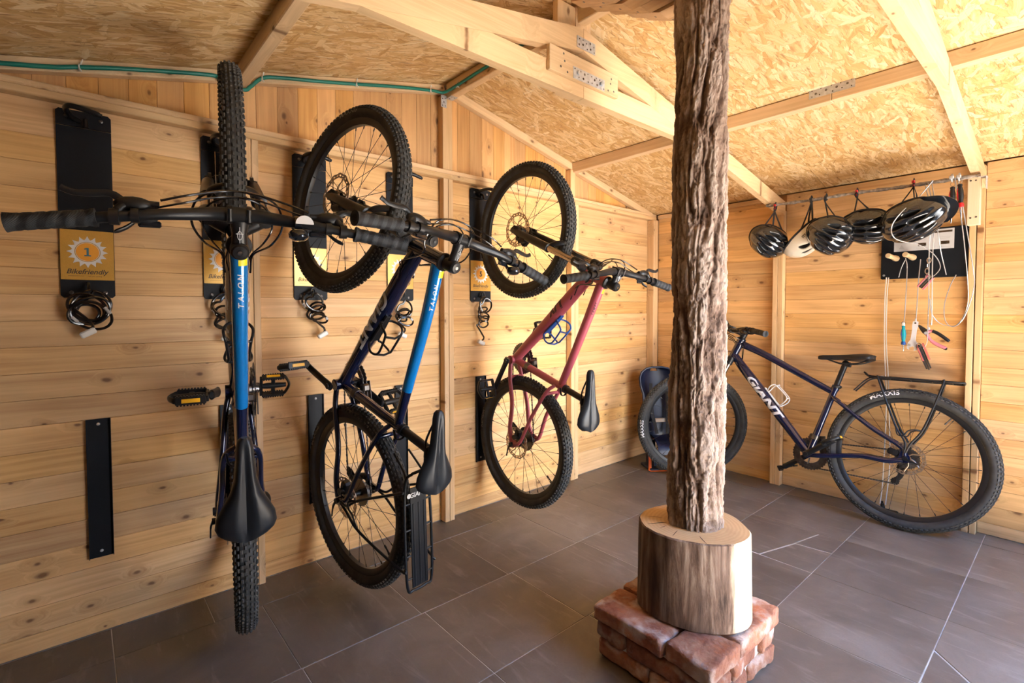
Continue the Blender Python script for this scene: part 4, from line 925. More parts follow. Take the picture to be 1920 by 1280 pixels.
    mb = MB(); mb.lathe([(.0055, 0), (.005, .001), (.0, .001)], sc_+a*.027, a, 12); mb.tf(st); mb.link('cap_bolt', CHROME, o)
    t0 = sc_-n*.0; wrap_v = MB(); off = a*.0172
    if spec.get('stem_mark', True):
        wrap_v.box((.030, 0, 0), (.040, .0012, .0006)); wrap_v.box((.034, 0, 0), (.0012, .016, .0006)); wrap_v.tube([(.030+.010*math.cos(q*PI/12), .0045*math.sin(q*PI/12), 0) for q in range(24)], .0007, 5, closed=True)
        wrap_v.tf(lambda p: st(sc_+n*(p.x+.008)+Vector((0, p.y, 0))+a*(.0165+p.z))); wrap_v.link('stem_print', WHITEPRINT, root)
    W = g['W']/2; rise = g['rise']
    def barpt(y):
        s = 1 if y >= 0 else -1; ay = abs(y)/W
        up_ = rise*min(1, max(0, (ay-.09)/.36)); up_ = rise*(3*(up_/rise)**2-2*(up_/rise)**3) if rise > 1e-6 else 0
        return bc+Vector((-.05*max(0, (ay-.12)/.88), y, up_))
    ys = [-W+2*W*i/48 for i in range(49)]
    mb = MB(); mb.tube([barpt(y) for y in ys], [.0158-.0046*min(1, max(0, (abs(y)-.04)/.12)) for y in ys], 16); mb.tf(st); hb = mb.link('handlebar', BLACKPAINT, root)
    for s in (1, -1):
        gl = spec.get('grip', .132); pts = [barpt(s*(W-gl+gl*i/28)) for i in range(29)]
        rad = [.0158+.0011*(1 if (i % 4) < 3 else 0)+(.0018 if i in (0, 1, 27, 28) else 0) for i in range(29)]
        mb = MB(); mb.tube(pts, rad, 20); mb.tf(st); mb.link('grip', GRIP, hb)
        yc = s*(W-gl-.028); c_ = barpt(yc); dn = Vector((.88, 0, -.28)).normalized() if spec.get('lever_up', 0) == 0 else Vector((.97, 0, .05)).normalized()
        # brake lever: clamp, reservoir, blade
        mb = MB(); mb.tube([c_-Vector((0, .008*s, 0)), c_+Vector((0, .008*s, 0))], .0165, 16)
        mb.tube(spline([c_+dn*.012-Vector((0, .004*s, 0)), c_+dn*.028-Vector((0, .018*s, 0)), c_+dn*.034-Vector((0, .05*s, 0)), c_+dn*.034-Vector((0, .074*s, 0))], 4), [.010]*5+[.0095]*4+[.006]*4, 12)
        mb.ball(c_+dn*.030-Vector((0, .030*s, .004)), (.017, .034, .016), 14, 9); mb.ball(c_+dn*.014-Vector((0, .046*s, .012)), (.024, .030, .013), 14, 9); mb.tf(st); mb.link('brake_perch', PLASTIC, hb)
        mb = MB(); mb.tube(spline([c_+dn*.030-Vector((0, .02*s, 0)), c_+dn*.050+Vector((0, .006*s, 0)), c_+dn*.048+Vector((0, .036*s, 0)), c_+dn*.047+Vector((0, .064*s, 0)), c_+dn*.055+Vector((0, .084*s, 0))], 5), [.006]*5+[.0055]*8+[.0048]*7+[.0055], 10, flat=(.75, 1.3)); mb.tf(st); mb.link('brake_lever', BLACKPAINT, hb)
        # shifter pod with thumb lever
        c2 = barpt(s*(W-gl-.062)); mb = MB(); mb.tube([c2-Vector((0, .007*s, 0)), c2+Vector((0, .007*s, 0))], .0155, 14)
        mb.ball(c2+Vector((.012, -.012*s, -.026)), (.022, .028, .013), 14, 8)
        mb.tube(spline([c2+Vector((-.005, 0, -.026)), c2+Vector((-.022, .018*s, -.024)), c2+Vector((-.034, .038*s, -.018))], 4), [.006, .006, .006, .0065, .007, .007, .0075, .007, .004], 10, flat=(1, .6)); mb.tf(st); mb.link('shifter', PLASTIC, hb)
        mb = MB(); mb.box(c2+Vector((-.014, -.022*s, -.016)), (.014, .040, .008), .003); mb.tf(st); mb.link('gear_display', HELM, hb)
        if spec.get('bell') == s:
            c3 = barpt(s*(W-gl-spec.get('bell_in', .10))); mb = MB(); mb.tube([c3-Vector((0, .009, 0)), c3+Vector((0, .009, 0))], .0150, 14); mb.lathe([(.0, -.004), (.019, -.002), (.0225, .004), (.021, .014), (.013, .020), (0, .0215)], c3+Vector((-.022, 0, .004)), (-1, 0, .1), 22); mb.tf(st); o = mb.link('bell', HELM, hb)
            mb = MB(); mb.prism([(.020*math.sin(q*PI/14), .020*math.cos(q*PI/14)) for q in range(15)], c3+Vector((-.004, .012*s, .0165)), (1, 0, 0), (0, 1, 0), .003); mb.tf(st)
            if spec.get('bell_tag'): mb.link('bell_tag', SUNWHITE, hb)
    # ---- fork
    mb = MB(); lg_ = .036; top = hl-a*.022
    mb.tube(spline([top+n*lg_+Vector((0, -.066, 0)), top+n*.016+Vector((0, -.036, .006)), top+n*.0+Vector((0, 0, .008)), top+n*.016+Vector((0, .036, .006)), top+n*lg_+Vector((0, .066, 0))], 5), [(.017, .020)]*21, 14, up=a)
    for s in (1, -1): mb.tube([top+n*lg_+Vector((0, .066*s, 0))-a*.024, top+n*lg_+Vector((0, .066*s, 0))+a*.020], .0215, 18); mb.lathe([(.0185, 0), (.0175, .006), (.008, .007), (0, .005)], top+n*lg_+Vector((0, .066*s, 0))+a*.020, a, 18)
    mb.tf(st); mb.link('fork_crown', PLASTIC, root)
    for s in (1, -1):
        b0 = q0+n*lg_+Vector((0, .066*s, 0)); mb = MB(); mb.tube([b0+a*.20, top+n*lg_+Vector((0, .066*s, 0))], .0158, 16); mb.tf(st); mb.link('stanchion', STANCH, root)
    mb = MB()
    for s in (1, -1):
        b0 = q0+n*lg_+Vector((0, .066*s, 0)); e = Vector((0, .004*s, 0))
        mb.tube([b0-a*.018-Vector((0, .006*s, 0)), b0+a*.03, b0+a*.16, b0+a*.255, b0+a*.272, b0+a*.274], [.013, .0175, .0195, .0205, .0225, .017], 18)
        mb.prism([(-.018, -.02), (.012, -.02), (.022, 0), (.012, .026), (-.012, .04)], fa+Vector((-.002, .056*s, 0)), (1, 0, 0), (0, 0, 1), -.010 if s > 0 else .010)
    ar = q0+n*lg_+a*.262
    mb.tube(spline([ar+Vector((0, -.064, 0)), ar+n*.026+Vector((0, -.056, 0))+a*.026, ar+n*.042+Vector((0, -.028, 0))+a*.050, ar+n*.045+Vector((0, 0, 0))+a*.056, ar+n*.042+Vector((0, .028, 0))+a*.050, ar+n*.026+Vector((0, .056, 0))+a*.026, ar+Vector((0, .064, 0))], 4), [(.013, .0095)]*25, 12, up=a)
    mb.tf(st); mb.link('fork_lowers', BLACKPAINT, root, 50)
    mb = MB(); cc = fa+Vector((-.062, .046, .066)); mb.box(cc, (.040, .034, .056), .008, rotv((0, 1, 0), .7)); mb.tube([cc+Vector((.0, .02, .02)), cc+Vector((.0, .024, -.02))], .014, 14); mb.box(cc+Vector((.014, .012, -.03)), (.022, .018, .05), .004); mb.tf(st); mb.link('front_brake_caliper', PLASTIC, root)
    mb = MB(); mb.tube([fa+Vector((0, .064, 0)), fa+Vector((0, .074, 0))], .010, 12); mb.tube(spline([fa+Vector((0, .072, 0)), fa+Vector((-.02, .078, .02)), fa+Vector((-.05, .078, .045))], 4), [.006]*5+[.0045]*4, 8, flat=(1, .6)); mb.tf(st); mb.link('quick_release', PLASTIC, root)
    mb = MB(); mb.tube([fa+Vector((0, -.064, 0)), fa+Vector((0, -.078, 0))], [.009, .007], 10); mb.tf(st); mb.link('axle_nut', PLASTIC, root)
    # ---- wheels
    wheel(root, 'front_wheel', R_, bead, st(fa), S, False, spec.get('rotor', DIRT), spec['tire'][0], spec['tire'][1], spec['tire'][3])
    wheel(root, 'rear_wheel', R_, bead, ra, Matrix.Identity(3), True, spec.get('rotor', DIRT), spec['tire'][0], spec['tire'][2], spec['tire'][3])
    # ---- seatpost and saddle
    sp = bb+sd*g['Ls']; top_ = sp-Vector((0, 0, .045))
    sx = Vector((g['sx'], 0, 0)); mb = MB(); mb.tube([stp-sd*.04, sp-sd*.055], .0152, 18); mb.ball(sp-sd*.052, (.019, .016, .019), 14, 8); mb.link('seatpost', BLACKPAINT, root)
    mb = MB(); mb.tube([stp-sd*.008, stp+sd*.014], .0205, 20); mb.tube(spline([stp+sd*.003+Vector((-.02, -.012, 0)), stp+sd*.003+Vector((-.03, .012, .004)), stp+sd*.003+Vector((-.022, .034, .006)), stp+sd*.003+Vector((.01, .04, .006))], 4), .0045, 8, flat=(1.3, .7)); mb.link('seat_clamp', PLASTIC, root)
    o = obj('saddle', saddle_mesh(), root); o.location = sp+sx; o.rotation_euler = (0, -g['stilt'], 0)
    mb = MB()
    for s in (1, -1): mb.tube(spline([(.118, .012*s, -.022), (.07, .020*s, -.040), (.035, .022*s, -.050), (-.03, .022*s, -.050), (-.07, .030*s, -.042), (-.105, .045*s, -.026)], 5), .0036, 8)
    mb.box((0, 0, -.050), (.038, .052, .012), .004); mb.box((0, 0, -.062), (.030, .030, .014), .004); mb.tube([(.016, 0, -.075), (.016, 0, -.045)], .004, 8); mb.link('saddle_rails', PLASTIC, o)
    # ---- crankset, pedals, chain, gears
    ca = g['crank']; cd = Vector((math.cos(ca), 0, math.sin(ca)))
    rc = spec.get('ring', .074); mb = MB(); nt = 36; pts = []
    for q in range(nt*4): aa = 2*PI*q/(nt*4); rr = rc+(.0035 if q % 4 in (1, 2) else 0); pts.append((rr*math.cos(aa), rr*math.sin(aa)))
    def ring(y, sc, th_):
        n_ = len(pts); V = []
        for yy in (y, y-th_):
            V += [(bb.x+p[0]*sc, yy, bb.z+p[1]*sc) for p in pts]; V += [(bb.x+p[0]*sc*.70, yy, bb.z+p[1]*sc*.70) for p in pts]
        F = []
        for i in range(n_):
            j = (i+1) % n_; F += [(i, j, n_+j, n_+i), (2*n_+j, 2*n_+i, 3*n_+i, 3*n_+j), (j, i, 2*n_+i, 2*n_+j), (n_+i, n_+j, 3*n_+j, 3*n_+i)]
        mb.add(V, F, 0, False)
    ring(-.044, 1.0, .0022); ring(-.052, 1.22, .0022)
    for k in range(4):
        aa = ca+PI/4+k*PI/2; mb.tube([bb+Vector((0, -.050, 0)), bb+Vector((math.cos(aa)*rc*.82, -.050, math.sin(aa)*rc*.82))], [(.011, .005), (.008, .004)], 10, up=(0, 1, 0))
    mb.lathe([(.0, -.068), (.014, -.068), (.016, -.062), (.018, -.045), (.02, -.036)], bb, (0, 1, 0), 18)
    mb.link('chainring', DARKMET, root)
    for s in (1, -1):
        d = cd*s; y0, y1 = .058*s, .074*s; e = bb+d*.17+Vector((0, y1, 0))
        mb = MB(); mb.tube(spline([bb+Vector((0, y0, 0))-d*.014, bb+Vector((0, y0+.002*s, 0))+d*.02, bb+Vector((0, y0+.010*s, 0))+d*.09, e-d*.02, e+d*.012], 4), [(.008, .014), (.009, .018), (.009, .018), (.009, .0175), (.009, .017)]+[(.0085, .0155)]*8+[(.0085, .0155), (.009, .0165), (.009, .016), (.006, .010)], 14, up=(0, 1, 0))
        mb.lathe([(.012, 0), (.0115, .003*s), (.006, .0035*s), (0, .002*s)], bb+Vector((0, y0+.009*s, 0)), (0, 1, 0), 16); mb.link('crank_arm', BLACKPAINT, root)
        pedal_parts(root, bb+d*.17+Vector((0, .128*s, 0)), s, spec.get('pedal', 0)+spec.get('pedal_d', 0)*(s < 0))
    # chain runs round the front ring, the cassette and the two jockey wheels
    yb = -.046; cr = .036; fr = rc+.002
    j1 = ra+Vector((.018, yb, -.068)); j2 = ra+Vector((.048, yb, -.130))
    path = [Vector((bb.x-.01, yb, bb.z+fr)), Vector((0, yb, R_+cr))]
    path += [Vector((-cr*math.sin(q), yb, R_+cr*math.cos(q))) for q in (.5, 1.0, 1.6, 2.2, 2.7)]
    path += [j1+Vector((.013, 0, .010)), j1+Vector((.017, 0, -.006)), j2+Vector((-.014, 0, .0)), j2+Vector((-.004, 0, -.014)), Vector((bb.x-.02, yb, bb.z-fr))]
    path += [Vector((bb.x+fr*math.sin(q), yb, bb.z-fr*math.cos(q))) for q in (.4, .9, 1.4, 1.9, 2.4, 2.8)]
    seq = []
    for i in range(len(path)):
        A_, B_ = path[i], path[(i+1) % len(path)]; k_ = max(1, int((B_-A_).length/.0127))
        for q in range(k_): seq.append((A_+(B_-A_)*(q/k_), (B_-A_).normalized()))
    mb = MB()
    for i, (p, d_) in enumerate(seq):
        z_ = d_.cross(Vector((0, 1, 0))); mb.box(p+d_*.006, (.0125, .0066 if i % 2 else .0040, .0080), .0016, Matrix((d_, Vector((0, 1, 0)), z_)).transposed())
    mb.link('chain', DARKMET, root)
    mb = MB()
    for j in (j1, j2):
        pts2 = [((.0175+(.003 if q % 4 in (1, 2) else 0))*math.cos(2*PI*q/44), (.0175+(.003 if q % 4 in (1, 2) else 0))*math.sin(2*PI*q/44)) for q in range(44)]; mb.prism(pts2, j+Vector((0, .002, 0)), (1, 0, 0), (0, 0, 1), .004)
    for y in (.008, -.008): mb.tube([j1+Vector((0, y, 0)), (j1+j2)/2+Vector((-.006, y, 0)), j2+Vector((0, y, 0))], [(.002, .014), (.002, .012), (.002, .013)], 10, up=(0, 1, 0))
    mb.tube(spline([ra+Vector((.004, -.078, -.028)), ra+Vector((.03, -.082, -.045)), ra+Vector((.036, -.070, -.075)), j1+Vector((0, -.012, 0))], 4), [.012, .013, .014, .014, .014, .014, .014, .013, .013, .013, .012, .012, .010], 12); mb.link('rear_derailleur', PLASTIC, root)
    mb = MB(); f0 = bb+sd*.105; mb.box(f0+Vector((.002, -.044, -.004)), (.085, .003, .020), .001, rotv((0, 1, 0), .12)); mb.box(f0+Vector((0, -.058, -.006)), (.085, .003, .030), .001, rotv((0, 1, 0), .12)); mb.box(f0+Vector((.02, -.035, .004)), (.03, .03, .03), .006); mb.tube([f0-sd*.012, f0+sd*.014], .0205, 16); mb.link('front_derailleur', DARKMET, root)
    mb = MB(); cc = ra+Vector((.052, .054, .024)); mb.box(cc, (.052, .036, .034), .008, rotv((0, 1, 0), -.3)); mb.tube([cc+Vector((-.01, .0, .0)), cc+Vector((-.01, .03, .0))], .013, 14); mb.link('rear_brake_caliper', PLASTIC, root)
    mb = MB(); mb.tube([ra+Vector((0, .076, 0)), ra+Vector((0, .088, 0))], .011, 12); mb.tube(spline([ra+Vector((0, .086, 0)), ra+Vector((-.025, .092, -.012)), ra+Vector((-.062, .094, -.02))], 4), [.006]*5+[.0045]*4, 8, flat=(1, .6)); mb.link('quick_release', PLASTIC, root)
    # ---- cables
    cf = spec.get('cable', 1.0)
    for s in (1, -1):
        a0 = barpt(s*(W-.132-.104)); s0 = a0+Vector((.030, 0, -.008)); hx = bc
        P_ = [s0, s0+Vector((.017, -.052*s, -.001)), hx+Vector((.052*cf, .028*s, -.004)), hx+Vector((.053*cf, -.036*s, -.012)), hx+Vector((.032*cf, -.082*s, -.026)), hx+Vector((-.015, -.094*s, -.050)), hx+Vector((-.055, -.072*s, -.085)), hl+Vector((-.055, -.036*s, -.020)), hl+Vector((-.10, -.030*s, -.055))]
        mb = MB(); mb.tube([st(p) if i < 56 else p for i, p in enumerate(spline(P_, 8))], .0026, 8); mb.link('brake_hose', VINYL, root)
        s0 = barpt(s*(W-.132-.092))+Vector((.018, 0, -.028))
        P_ = [s0, s0+Vector((.018, -.058*s, -.002)), hx+Vector((.041*cf, .038*s, -.020)), hx+Vector((.044*cf, -.018*s, -.032)), hx+Vector((.026*cf, -.060*s, -.050)), hx+Vector((-.012, -.074*s, -.074)), hx+Vector((-.05, -.056*s, -.10)), hl+Vector((-.06, -.030*s, -.040)), hl+Vector((-.12, -.022*s, -.085))]
        mb = MB(); mb.tube([st(p) if i < 56 else p for i, p in enumerate(spline(P_, 8))], .0023, 8); mb.link('gear_cable', VINYL, root)
    if spec.get('cage'):
        cm, kind = spec['cage']; p0, p1 = dpath[-16], dpath[-7]; t = (p1-p0).normalized(); nn = Vector((0, 1, 0)).cross(t); nn = nn if nn.z > 0 else -nn; o_ = (p0+p1)/2+nn*.031
        mb = MB(); E_ = lambda u_, v_, y_: o_+t*u_+nn*v_+Vector((0, y_, 0))
        r_ = .0032 if kind == 'wire' else .0042
        for s in (1, -1):
            mb.tube(spline([E_(-.070, .002, .008*s), E_(.0, .002, .012*s), E_(.062, .002, .014*s), E_(.070, .012, .026*s), E_(.070, .045, .036*s), E_(.060, .068, .030*s), E_(.035, .074, .026*s), E_(-.035, .068, .032*s), E_(-.050, .058, .036*s), E_(-.052, .036, .037*s), E_(-.044, .010, .026*s), E_(-.04, .002, .010*s)], 5), r_, 8)
        mb.tube([E_(.060, .068, .030), E_(.060, .076, .0), E_(.060, .068, -.030)], r_, 8); mb.tube([E_(-.035, .068, .032), E_(-.036, .080, .0), E_(-.035, .068, -.032)], r_, 8)
        if kind == 'plate': mb.box(E_(0, .003, 0), (.13, .022, .004), .001, Matrix((t, Vector((0, 1, 0)), t.cross(Vector((0, 1, 0))))).transposed())
        mb.link('bottle_cage', cm, root)
    if spec.get('rack'): rack(root, R_, 0)
    return root

NAVY_LET = ('down', 'GIANT', .062, WHITEPRINT, .28, .0022, .47, 1.42)
bicycle('navy and sky-blue mountain bike hung nose-up on the second panel, seen edge-on', dict(L=1.1419, a2c=.5009, HT=.1204, stem=.0811, W=.7633, Ls=.6052, R=.3644, bbx=.4275, bbd=.0617, th=1.1952, st=1.2786, rise=.0335, sx=-.0061, stilt=.1595, crank=1.4595, steer=-.0039),
        [[.0112, -.1853, .9826], [-.0132, -.9826, -.1852], [.9999, -.0109, -.0134]], (.0249, -2.9766, .4416), NAVY, BLUE, 'mountain bikes hung on the wall racks',
        [NAVY_LET, ('top', 'TALON', .019, WHITEPRINT, .22, -.1), ('tag', .05, -.45)], dict(tire=('MAXXIS', [(1, 1.2, .026), (-1, 1.2, .026)], [(1, 2.0, .026), (-1, 2.0, .026)], DIMPRINT), bell=-1, bell_in=.128, bell_tag=1, pedal=PI/2-.1, pedal_d=1.1, cage=(BLACKPAINT, 'plate')))
bicycle('navy mountain bike with rear carrier rack hung between the third and fourth panels', dict(L=1.1578, a2c=.4827, HT=.1571, stem=.0825, W=.7767, Ls=.6290, R=.3625, bbx=.4384, bbd=.0653, th=1.2144, st=1.2970, rise=.0404, sx=.0059, stilt=.1379, crank=-1.1314, steer=-.2017),
        [[.0251, .1074, .9939], [-.0395, -.9933, .1084], [.9989, -.0420, -.0207]], (.0260, -2.6739, .4201), NAVY, BLUE, 'mountain bikes hung on the wall racks',
        [NAVY_LET, ('top', 'TALON', .019, WHITEPRINT, .22, .35), ('tag', .05, -.2)], dict(tire=('MAXXIS', [(1, -.05, .028), (-1, 3.0, .028)], [(1, -.95, .028), (-1, 1.0, .028)], DIMPRINT), bell=-1, bell_in=.05, pedal=1.75, pedal_d=-1.0, cage=(BLACKPAINT, 'plate'), rack=1))
bicycle('dusty pink mountain bike hung nose-up on the fifth panel', dict(L=1.0956, a2c=.4904, HT=.1157, stem=.0613, W=.7193, Ls=.5562, R=.3465, bbx=.4268, bbd=.0622, th=1.1794, st=1.2940, rise=.0219, sx=.0062, stilt=.0351, crank=3.5993, steer=-.0379),
        [[.0267, -.0080, .9996], [-.0184, -.9998, -.0075], [.9995, -.0182, -.0268]], (.0052, -1.7020, .4634), PINK, None, 'mountain bikes hung on the wall racks',
        [('down', 'Liv', .064, DARKPRINT, .3, .002, .30, 1.35), ('top', 'TEMPT', .014, DARKPRINT, .26, .5), ('tag', .06, -.25)], dict(tire=('KENDA', [(1, -1.6, .028), (-1, 1.5, .028)], [(1, -1.35, .028), (-1, 1.5, .028)], DIMPRINT), grip=.125, pedal=.3, cage=(BOTTLEBLUE, 'plate'), seat_tube=.375, arc=.3, ring=.066))
bicycle('navy mountain bike with rear carrier rack parked on the floor against the back wall', dict(L=1.1577, a2c=.5202, HT=.1335, stem=.0865, W=.7315, Ls=.6181, R=.3665, bbx=.4527, bbd=.0649, th=1.2050, st=1.2928, rise=.0279, sx=.0034, stilt=-.0311, crank=2.4926, steer=.7678),
        [[-.9949, .0993, -.0178], [-.1009, -.9741, .2026], [.0028, .2033, .9791]], (1.6838, -.2532, .0006), NAVY, None, None,
        [('down', 'GIANT', .066, WHITEPRINT, .28, .0028, .45, 1.5)], dict(tire=('MAXXIS', [(1, -.12, .030), (-1, 3.3, .030)], [(1, 1.25, .034), (-1, 1.72, .034)], SUNWHITE), pedal=.5, cage=(WHITEPL, 'wire'), rack=1, rotor=STEEL))

# ================================================================== wall racks
def sun_poly(r0, r1, n=16):
    P = []
    for i in range(n):
        a = 2*PI*i/n; tip = a; val = a+PI/n
        P.append((r1*math.sin(tip), r1*math.cos(tip)))
        for q in (-.28, 0, .28):
            b = val+q*PI/n*1.7; rr = r0+(r1-r0)*(.30 if q else .0)*.9; P.append((rr*math.sin(b), rr*math.cos(b)))
    return P[::-1]
def disc(r, n=32): return [(r*math.cos(2*PI*i/n), r*math.sin(2*PI*i/n)) for i in range(n)]
EY, EZ = (0, 1, 0), (0, 0, 1)
def rack_panel(num, yc, label, zt=1.825):
    t = thing('rack_panel', label, 'bike rack', (0, yc, zt-.635), 'numbered bicycle rack panels on the gable wall')
    H, W_ = .635, .145
    mb = MB(); c = .008; mb.prism([(-W_/2+c, 0), (W_/2-c, 0), (W_/2, c), (W_/2, H-.055), (-W_/2, H-.055), (-W_/2, c)], (.004, 0, 0), EY, EZ, .004); mb.link('back_plate', PANELBLACK, t)
    mb = MB(); mb.prism([(-W_/2, H-.053), (W_/2, H-.053), (W_/2, H-c), (W_/2-c, H), (-W_/2+c, H), (-W_/2, H-c)], (.004, 0, 0), EY, EZ, .008); f = mb.link('fold', PANELBLACK, t)
    for (y, z, x) in ((-.045, H-.022, .012), (.045, H-.022, .012), (-.045, .018, .008), (.045, .018, .008)):
        mb = MB(); mb.lathe([(.0065, 0), (.006, .002), (.003, .003), (.0028, .0015), (0, .0015)], (x, y, z), (1, 0, 0), 12); mb.link('screw', DARKMET, t)
    # wheel hook: arm out of the fold, bent across the rim
    mb = MB(); zh = H-.030; mb.tube(spline([(.008, -.012, zh-.004), (.03, -.032, zh+.002), (.075, -.044, zh+.006), (.115, -.044, zh+.006), (.140, -.032, zh+.004), (.148, -.004, zh-.001), (.150, .026, zh-.008), (.150, .044, zh-.013)], 6), [.0085]*40+[.0062]*3, 12); mb.tube([(.008, .004, zh+.006), (.03, .004, zh-.004), (.034, .006, zh-.028)], .006, 10); mb.link('wheel_hook', BLACKPAINT, t)
    # printed sign
    z0, z1 = .062, .232; mb = MB(); mb.box((.0086, 0, (z0+z1)/2), (.001, W_-.003, z1-z0)); s = mb.link('sign', GOLD, t)
    zc = .158; mb = MB(); mb.prism(sun_poly(.041, .055), (.0093, 0, zc), EY, EZ, .0003); mb.link('sun_badge', SUNWHITE, s)
    mb = MB(); mb.prism(disc(.031), (.0097, 0, zc), EY, EZ, .0003); mb.link('badge_disc', ORANGE, s)
    mb = MB(); mb.lathe([(.0325, 0), (.0345, 0), (.0345, .0003), (.0325, .0003)], (.0097, 0, zc), (1, 0, 0), 36, closed=True); mb.link('badge_ring', GOLD, s)
    if num == '1':
        mb = MB(); mb.prism([(-.009, -.0145), (.009, -.0145), (.009, -.0105), (.0032, -.0105), (.0032, .0145), (-.0020, .0145), (-.0085, .0115), (-.0085, .0080), (-.0028, .0092), (-.0028, -.0105), (-.009, -.0105)], (.0101, 0, zc), EY, EZ, .0003); mb.link('number', NUMSHEEN, s)
    else: flat_text('number', num, .040, (.0103, 0, zc), EY, EZ, INK, s, 0, .0016, .0002)
    flat_text('script_lettering', 'Bikefriendly', .0235, (.0093, .0, z0+.026), EY, EZ, INK, s, .30, .0004, .0002, .98)
    mb = MB(); mb.prism([(-.052, -.0007), (-.010, .0004), (-.010, .0014), (-.052, .0004)], (.0093, 0, z0+.0125), EY, EZ, .0002); mb.link('underline', INK, s)
    flat_text('small_print', 'we love cycling', .006, (.0093, .018, z0+.0125), EY, EZ, INK, s, 0, 0, .0002)
    # small hook for the lock
    mb = MB(); mb.tube(spline([(.008, 0, .050), (.022, 0, .048), (.036, 0, .036), (.040, 0, .018), (.036, 0, .008), (.024, 0, .006)] if num in '1' else [(.008, -.009, .026), (.026, -.009, .032), (.030, -.007, .046), (.030, .0, .052), (.030, .008, .046), (.030, .010, .030), (.030, .006, .016)], 5), .0045, 10); mb.link('lock_hook', BLACKPAINT, t)
    return t
YS = [-3.425, -3.008, -2.667, -2.223, -1.716]
for i, y in enumerate(YS):
    rack_panel(str(i+1), y, ['black rack panel with sign number 1, hook empty, on the gable wall', 'black rack panel half hidden behind the edge-on bicycle wheel', 'black rack panel behind the front wheel of the navy carrier-rack bicycle', 'black rack panel with sign number 4 and an orange disc', 'black rack panel with sign number 5 behind the pink bicycle wheel'][i])
def strip(yc, label):
    t = thing('wheel_strip', label, 'wheel guard', (0, yc, .272), 'lower wheel strips on the gable wall')
    mb = MB(); W_, H = .068, .492
    mb.prism([(.003, -W_/2+.002), (.003, W_/2-.002), (.006, W_/2-.002), (.006, W_/2), (.012, W_/2), (.012, W_/2-.002)][:0] or [(-W_/2, 0), (W_/2, 0), (W_/2, .013), (W_/2-.002, .013), (W_/2-.002, .003), (-W_/2+.002, .003), (-W_/2+.002, .013), (-W_/2, .013)], (.0015, 0, 0), (0, 1, 0), (1, 0, 0), -H)
    mb.tf(lambda p: Vector((p.x, p.y, p.z if p.z >= 0 else -p.z))); mb.link('channel', PANELBLACK, t)
    for z in (.022, H-.018):
        mb = MB(); mb.lathe([(.0055, 0), (.005, .002), (.0025, .003), (.0022, .0015), (0, .0015)], (.0045, 0, z), (1, 0, 0), 12); mb.link('screw', STEEL, t)
for y, lb in zip([-3.410, -3.0, -2.653, -2.226, -1.717], ['bare black channel strip low on the wall below panel 1', 'black channel strip behind the seat stays of the edge-on bicycle', 'black channel strip beside the rear wheel of the navy carrier-rack bicycle', 'black channel strip below panel 4, behind the pedal of the carrier-rack bicycle', 'black channel strip behind the rear wheel of the pink bicycle']): strip(y, lb)

# ---- cable locks on the small hooks
def cable_lock(y, z, label, loops, drop, head, seed, first=.043):
    rr = random.Random(seed); t = thing('cable_lock', label, 'lock', (.03, y, z), 'black cable locks hanging on the racks')
    pts = []; n = 26; tot = int(loops*n)
    for i in range(tot+1):
        q = i/tot; a = PI/2+2*PI*i/n; r = first if i < n else first*(.80+.20*math.sin(i*.13+seed)); cz = -first-.006-drop*max(0, (i-n*.6)/(tot-n*.6))
        tiltc = .25*math.sin(i/n*1.7+seed)
        pts.append((.010+.016*math.sin(a*.5+seed)+.004*q, r*math.cos(a)+.006*math.sin(i/n*2.2+seed)+(head[0]*.5*q), cz+r*((.62 if drop > .05 else .9) if i > n else 1)*math.sin(a)+tiltc*r*math.cos(a)))
    hx, hz = head; pts += [(.018, hx*.8+.012, hz+.03), (.016, hx+.006, hz+.012)]
    mb = MB(); mb.tube(spline(pts, 2), .0048, 8); c = mb.link('cable', VINYL, t)
    mb = MB(); a = .5 if seed % 2 else -.4; mb.box((0, 0, 0), (.022, .046, .021), .004); mb.tf(lambda p: Matrix.Rotation(a, 3, 'X') @ p+Vector((.016, hx, hz))); mb.link('lock_head', WHITEPL, t)
    mb = MB(); mb.tube([pts[n//3], pts[n//3+2]], .0058, 8); mb.tube([pts[-n//2], pts[-n//2+2]], .0058, 8); mb.link('ferrule', STEEL, t)
cable_lock(-3.425, 1.220, 'black cable lock in a fat coil with white head under panel 1', 6.2, .030, (-.005, -.150), 1, .056)
cable_lock(-3.02, 1.220, 'black cable lock half hidden beside the edge-on blue top tube', 4.2, .085, (.012, -.190), 2)
cable_lock(-2.667, 1.236, 'black cable lock in a hanging spiral with white head under panel 3', 5.2, .090, (.035, -.200), 3)
cable_lock(-2.225, 1.205, 'black cable lock behind the silver-lettered down tube of the carrier-rack bicycle', 5.2, .075, (-.012, -.185), 4)
cable_lock(-1.715, 1.222, 'black cable lock under panel 5 beside the pink bicycle', 5.2, .120, (-.028, -.262), 6)

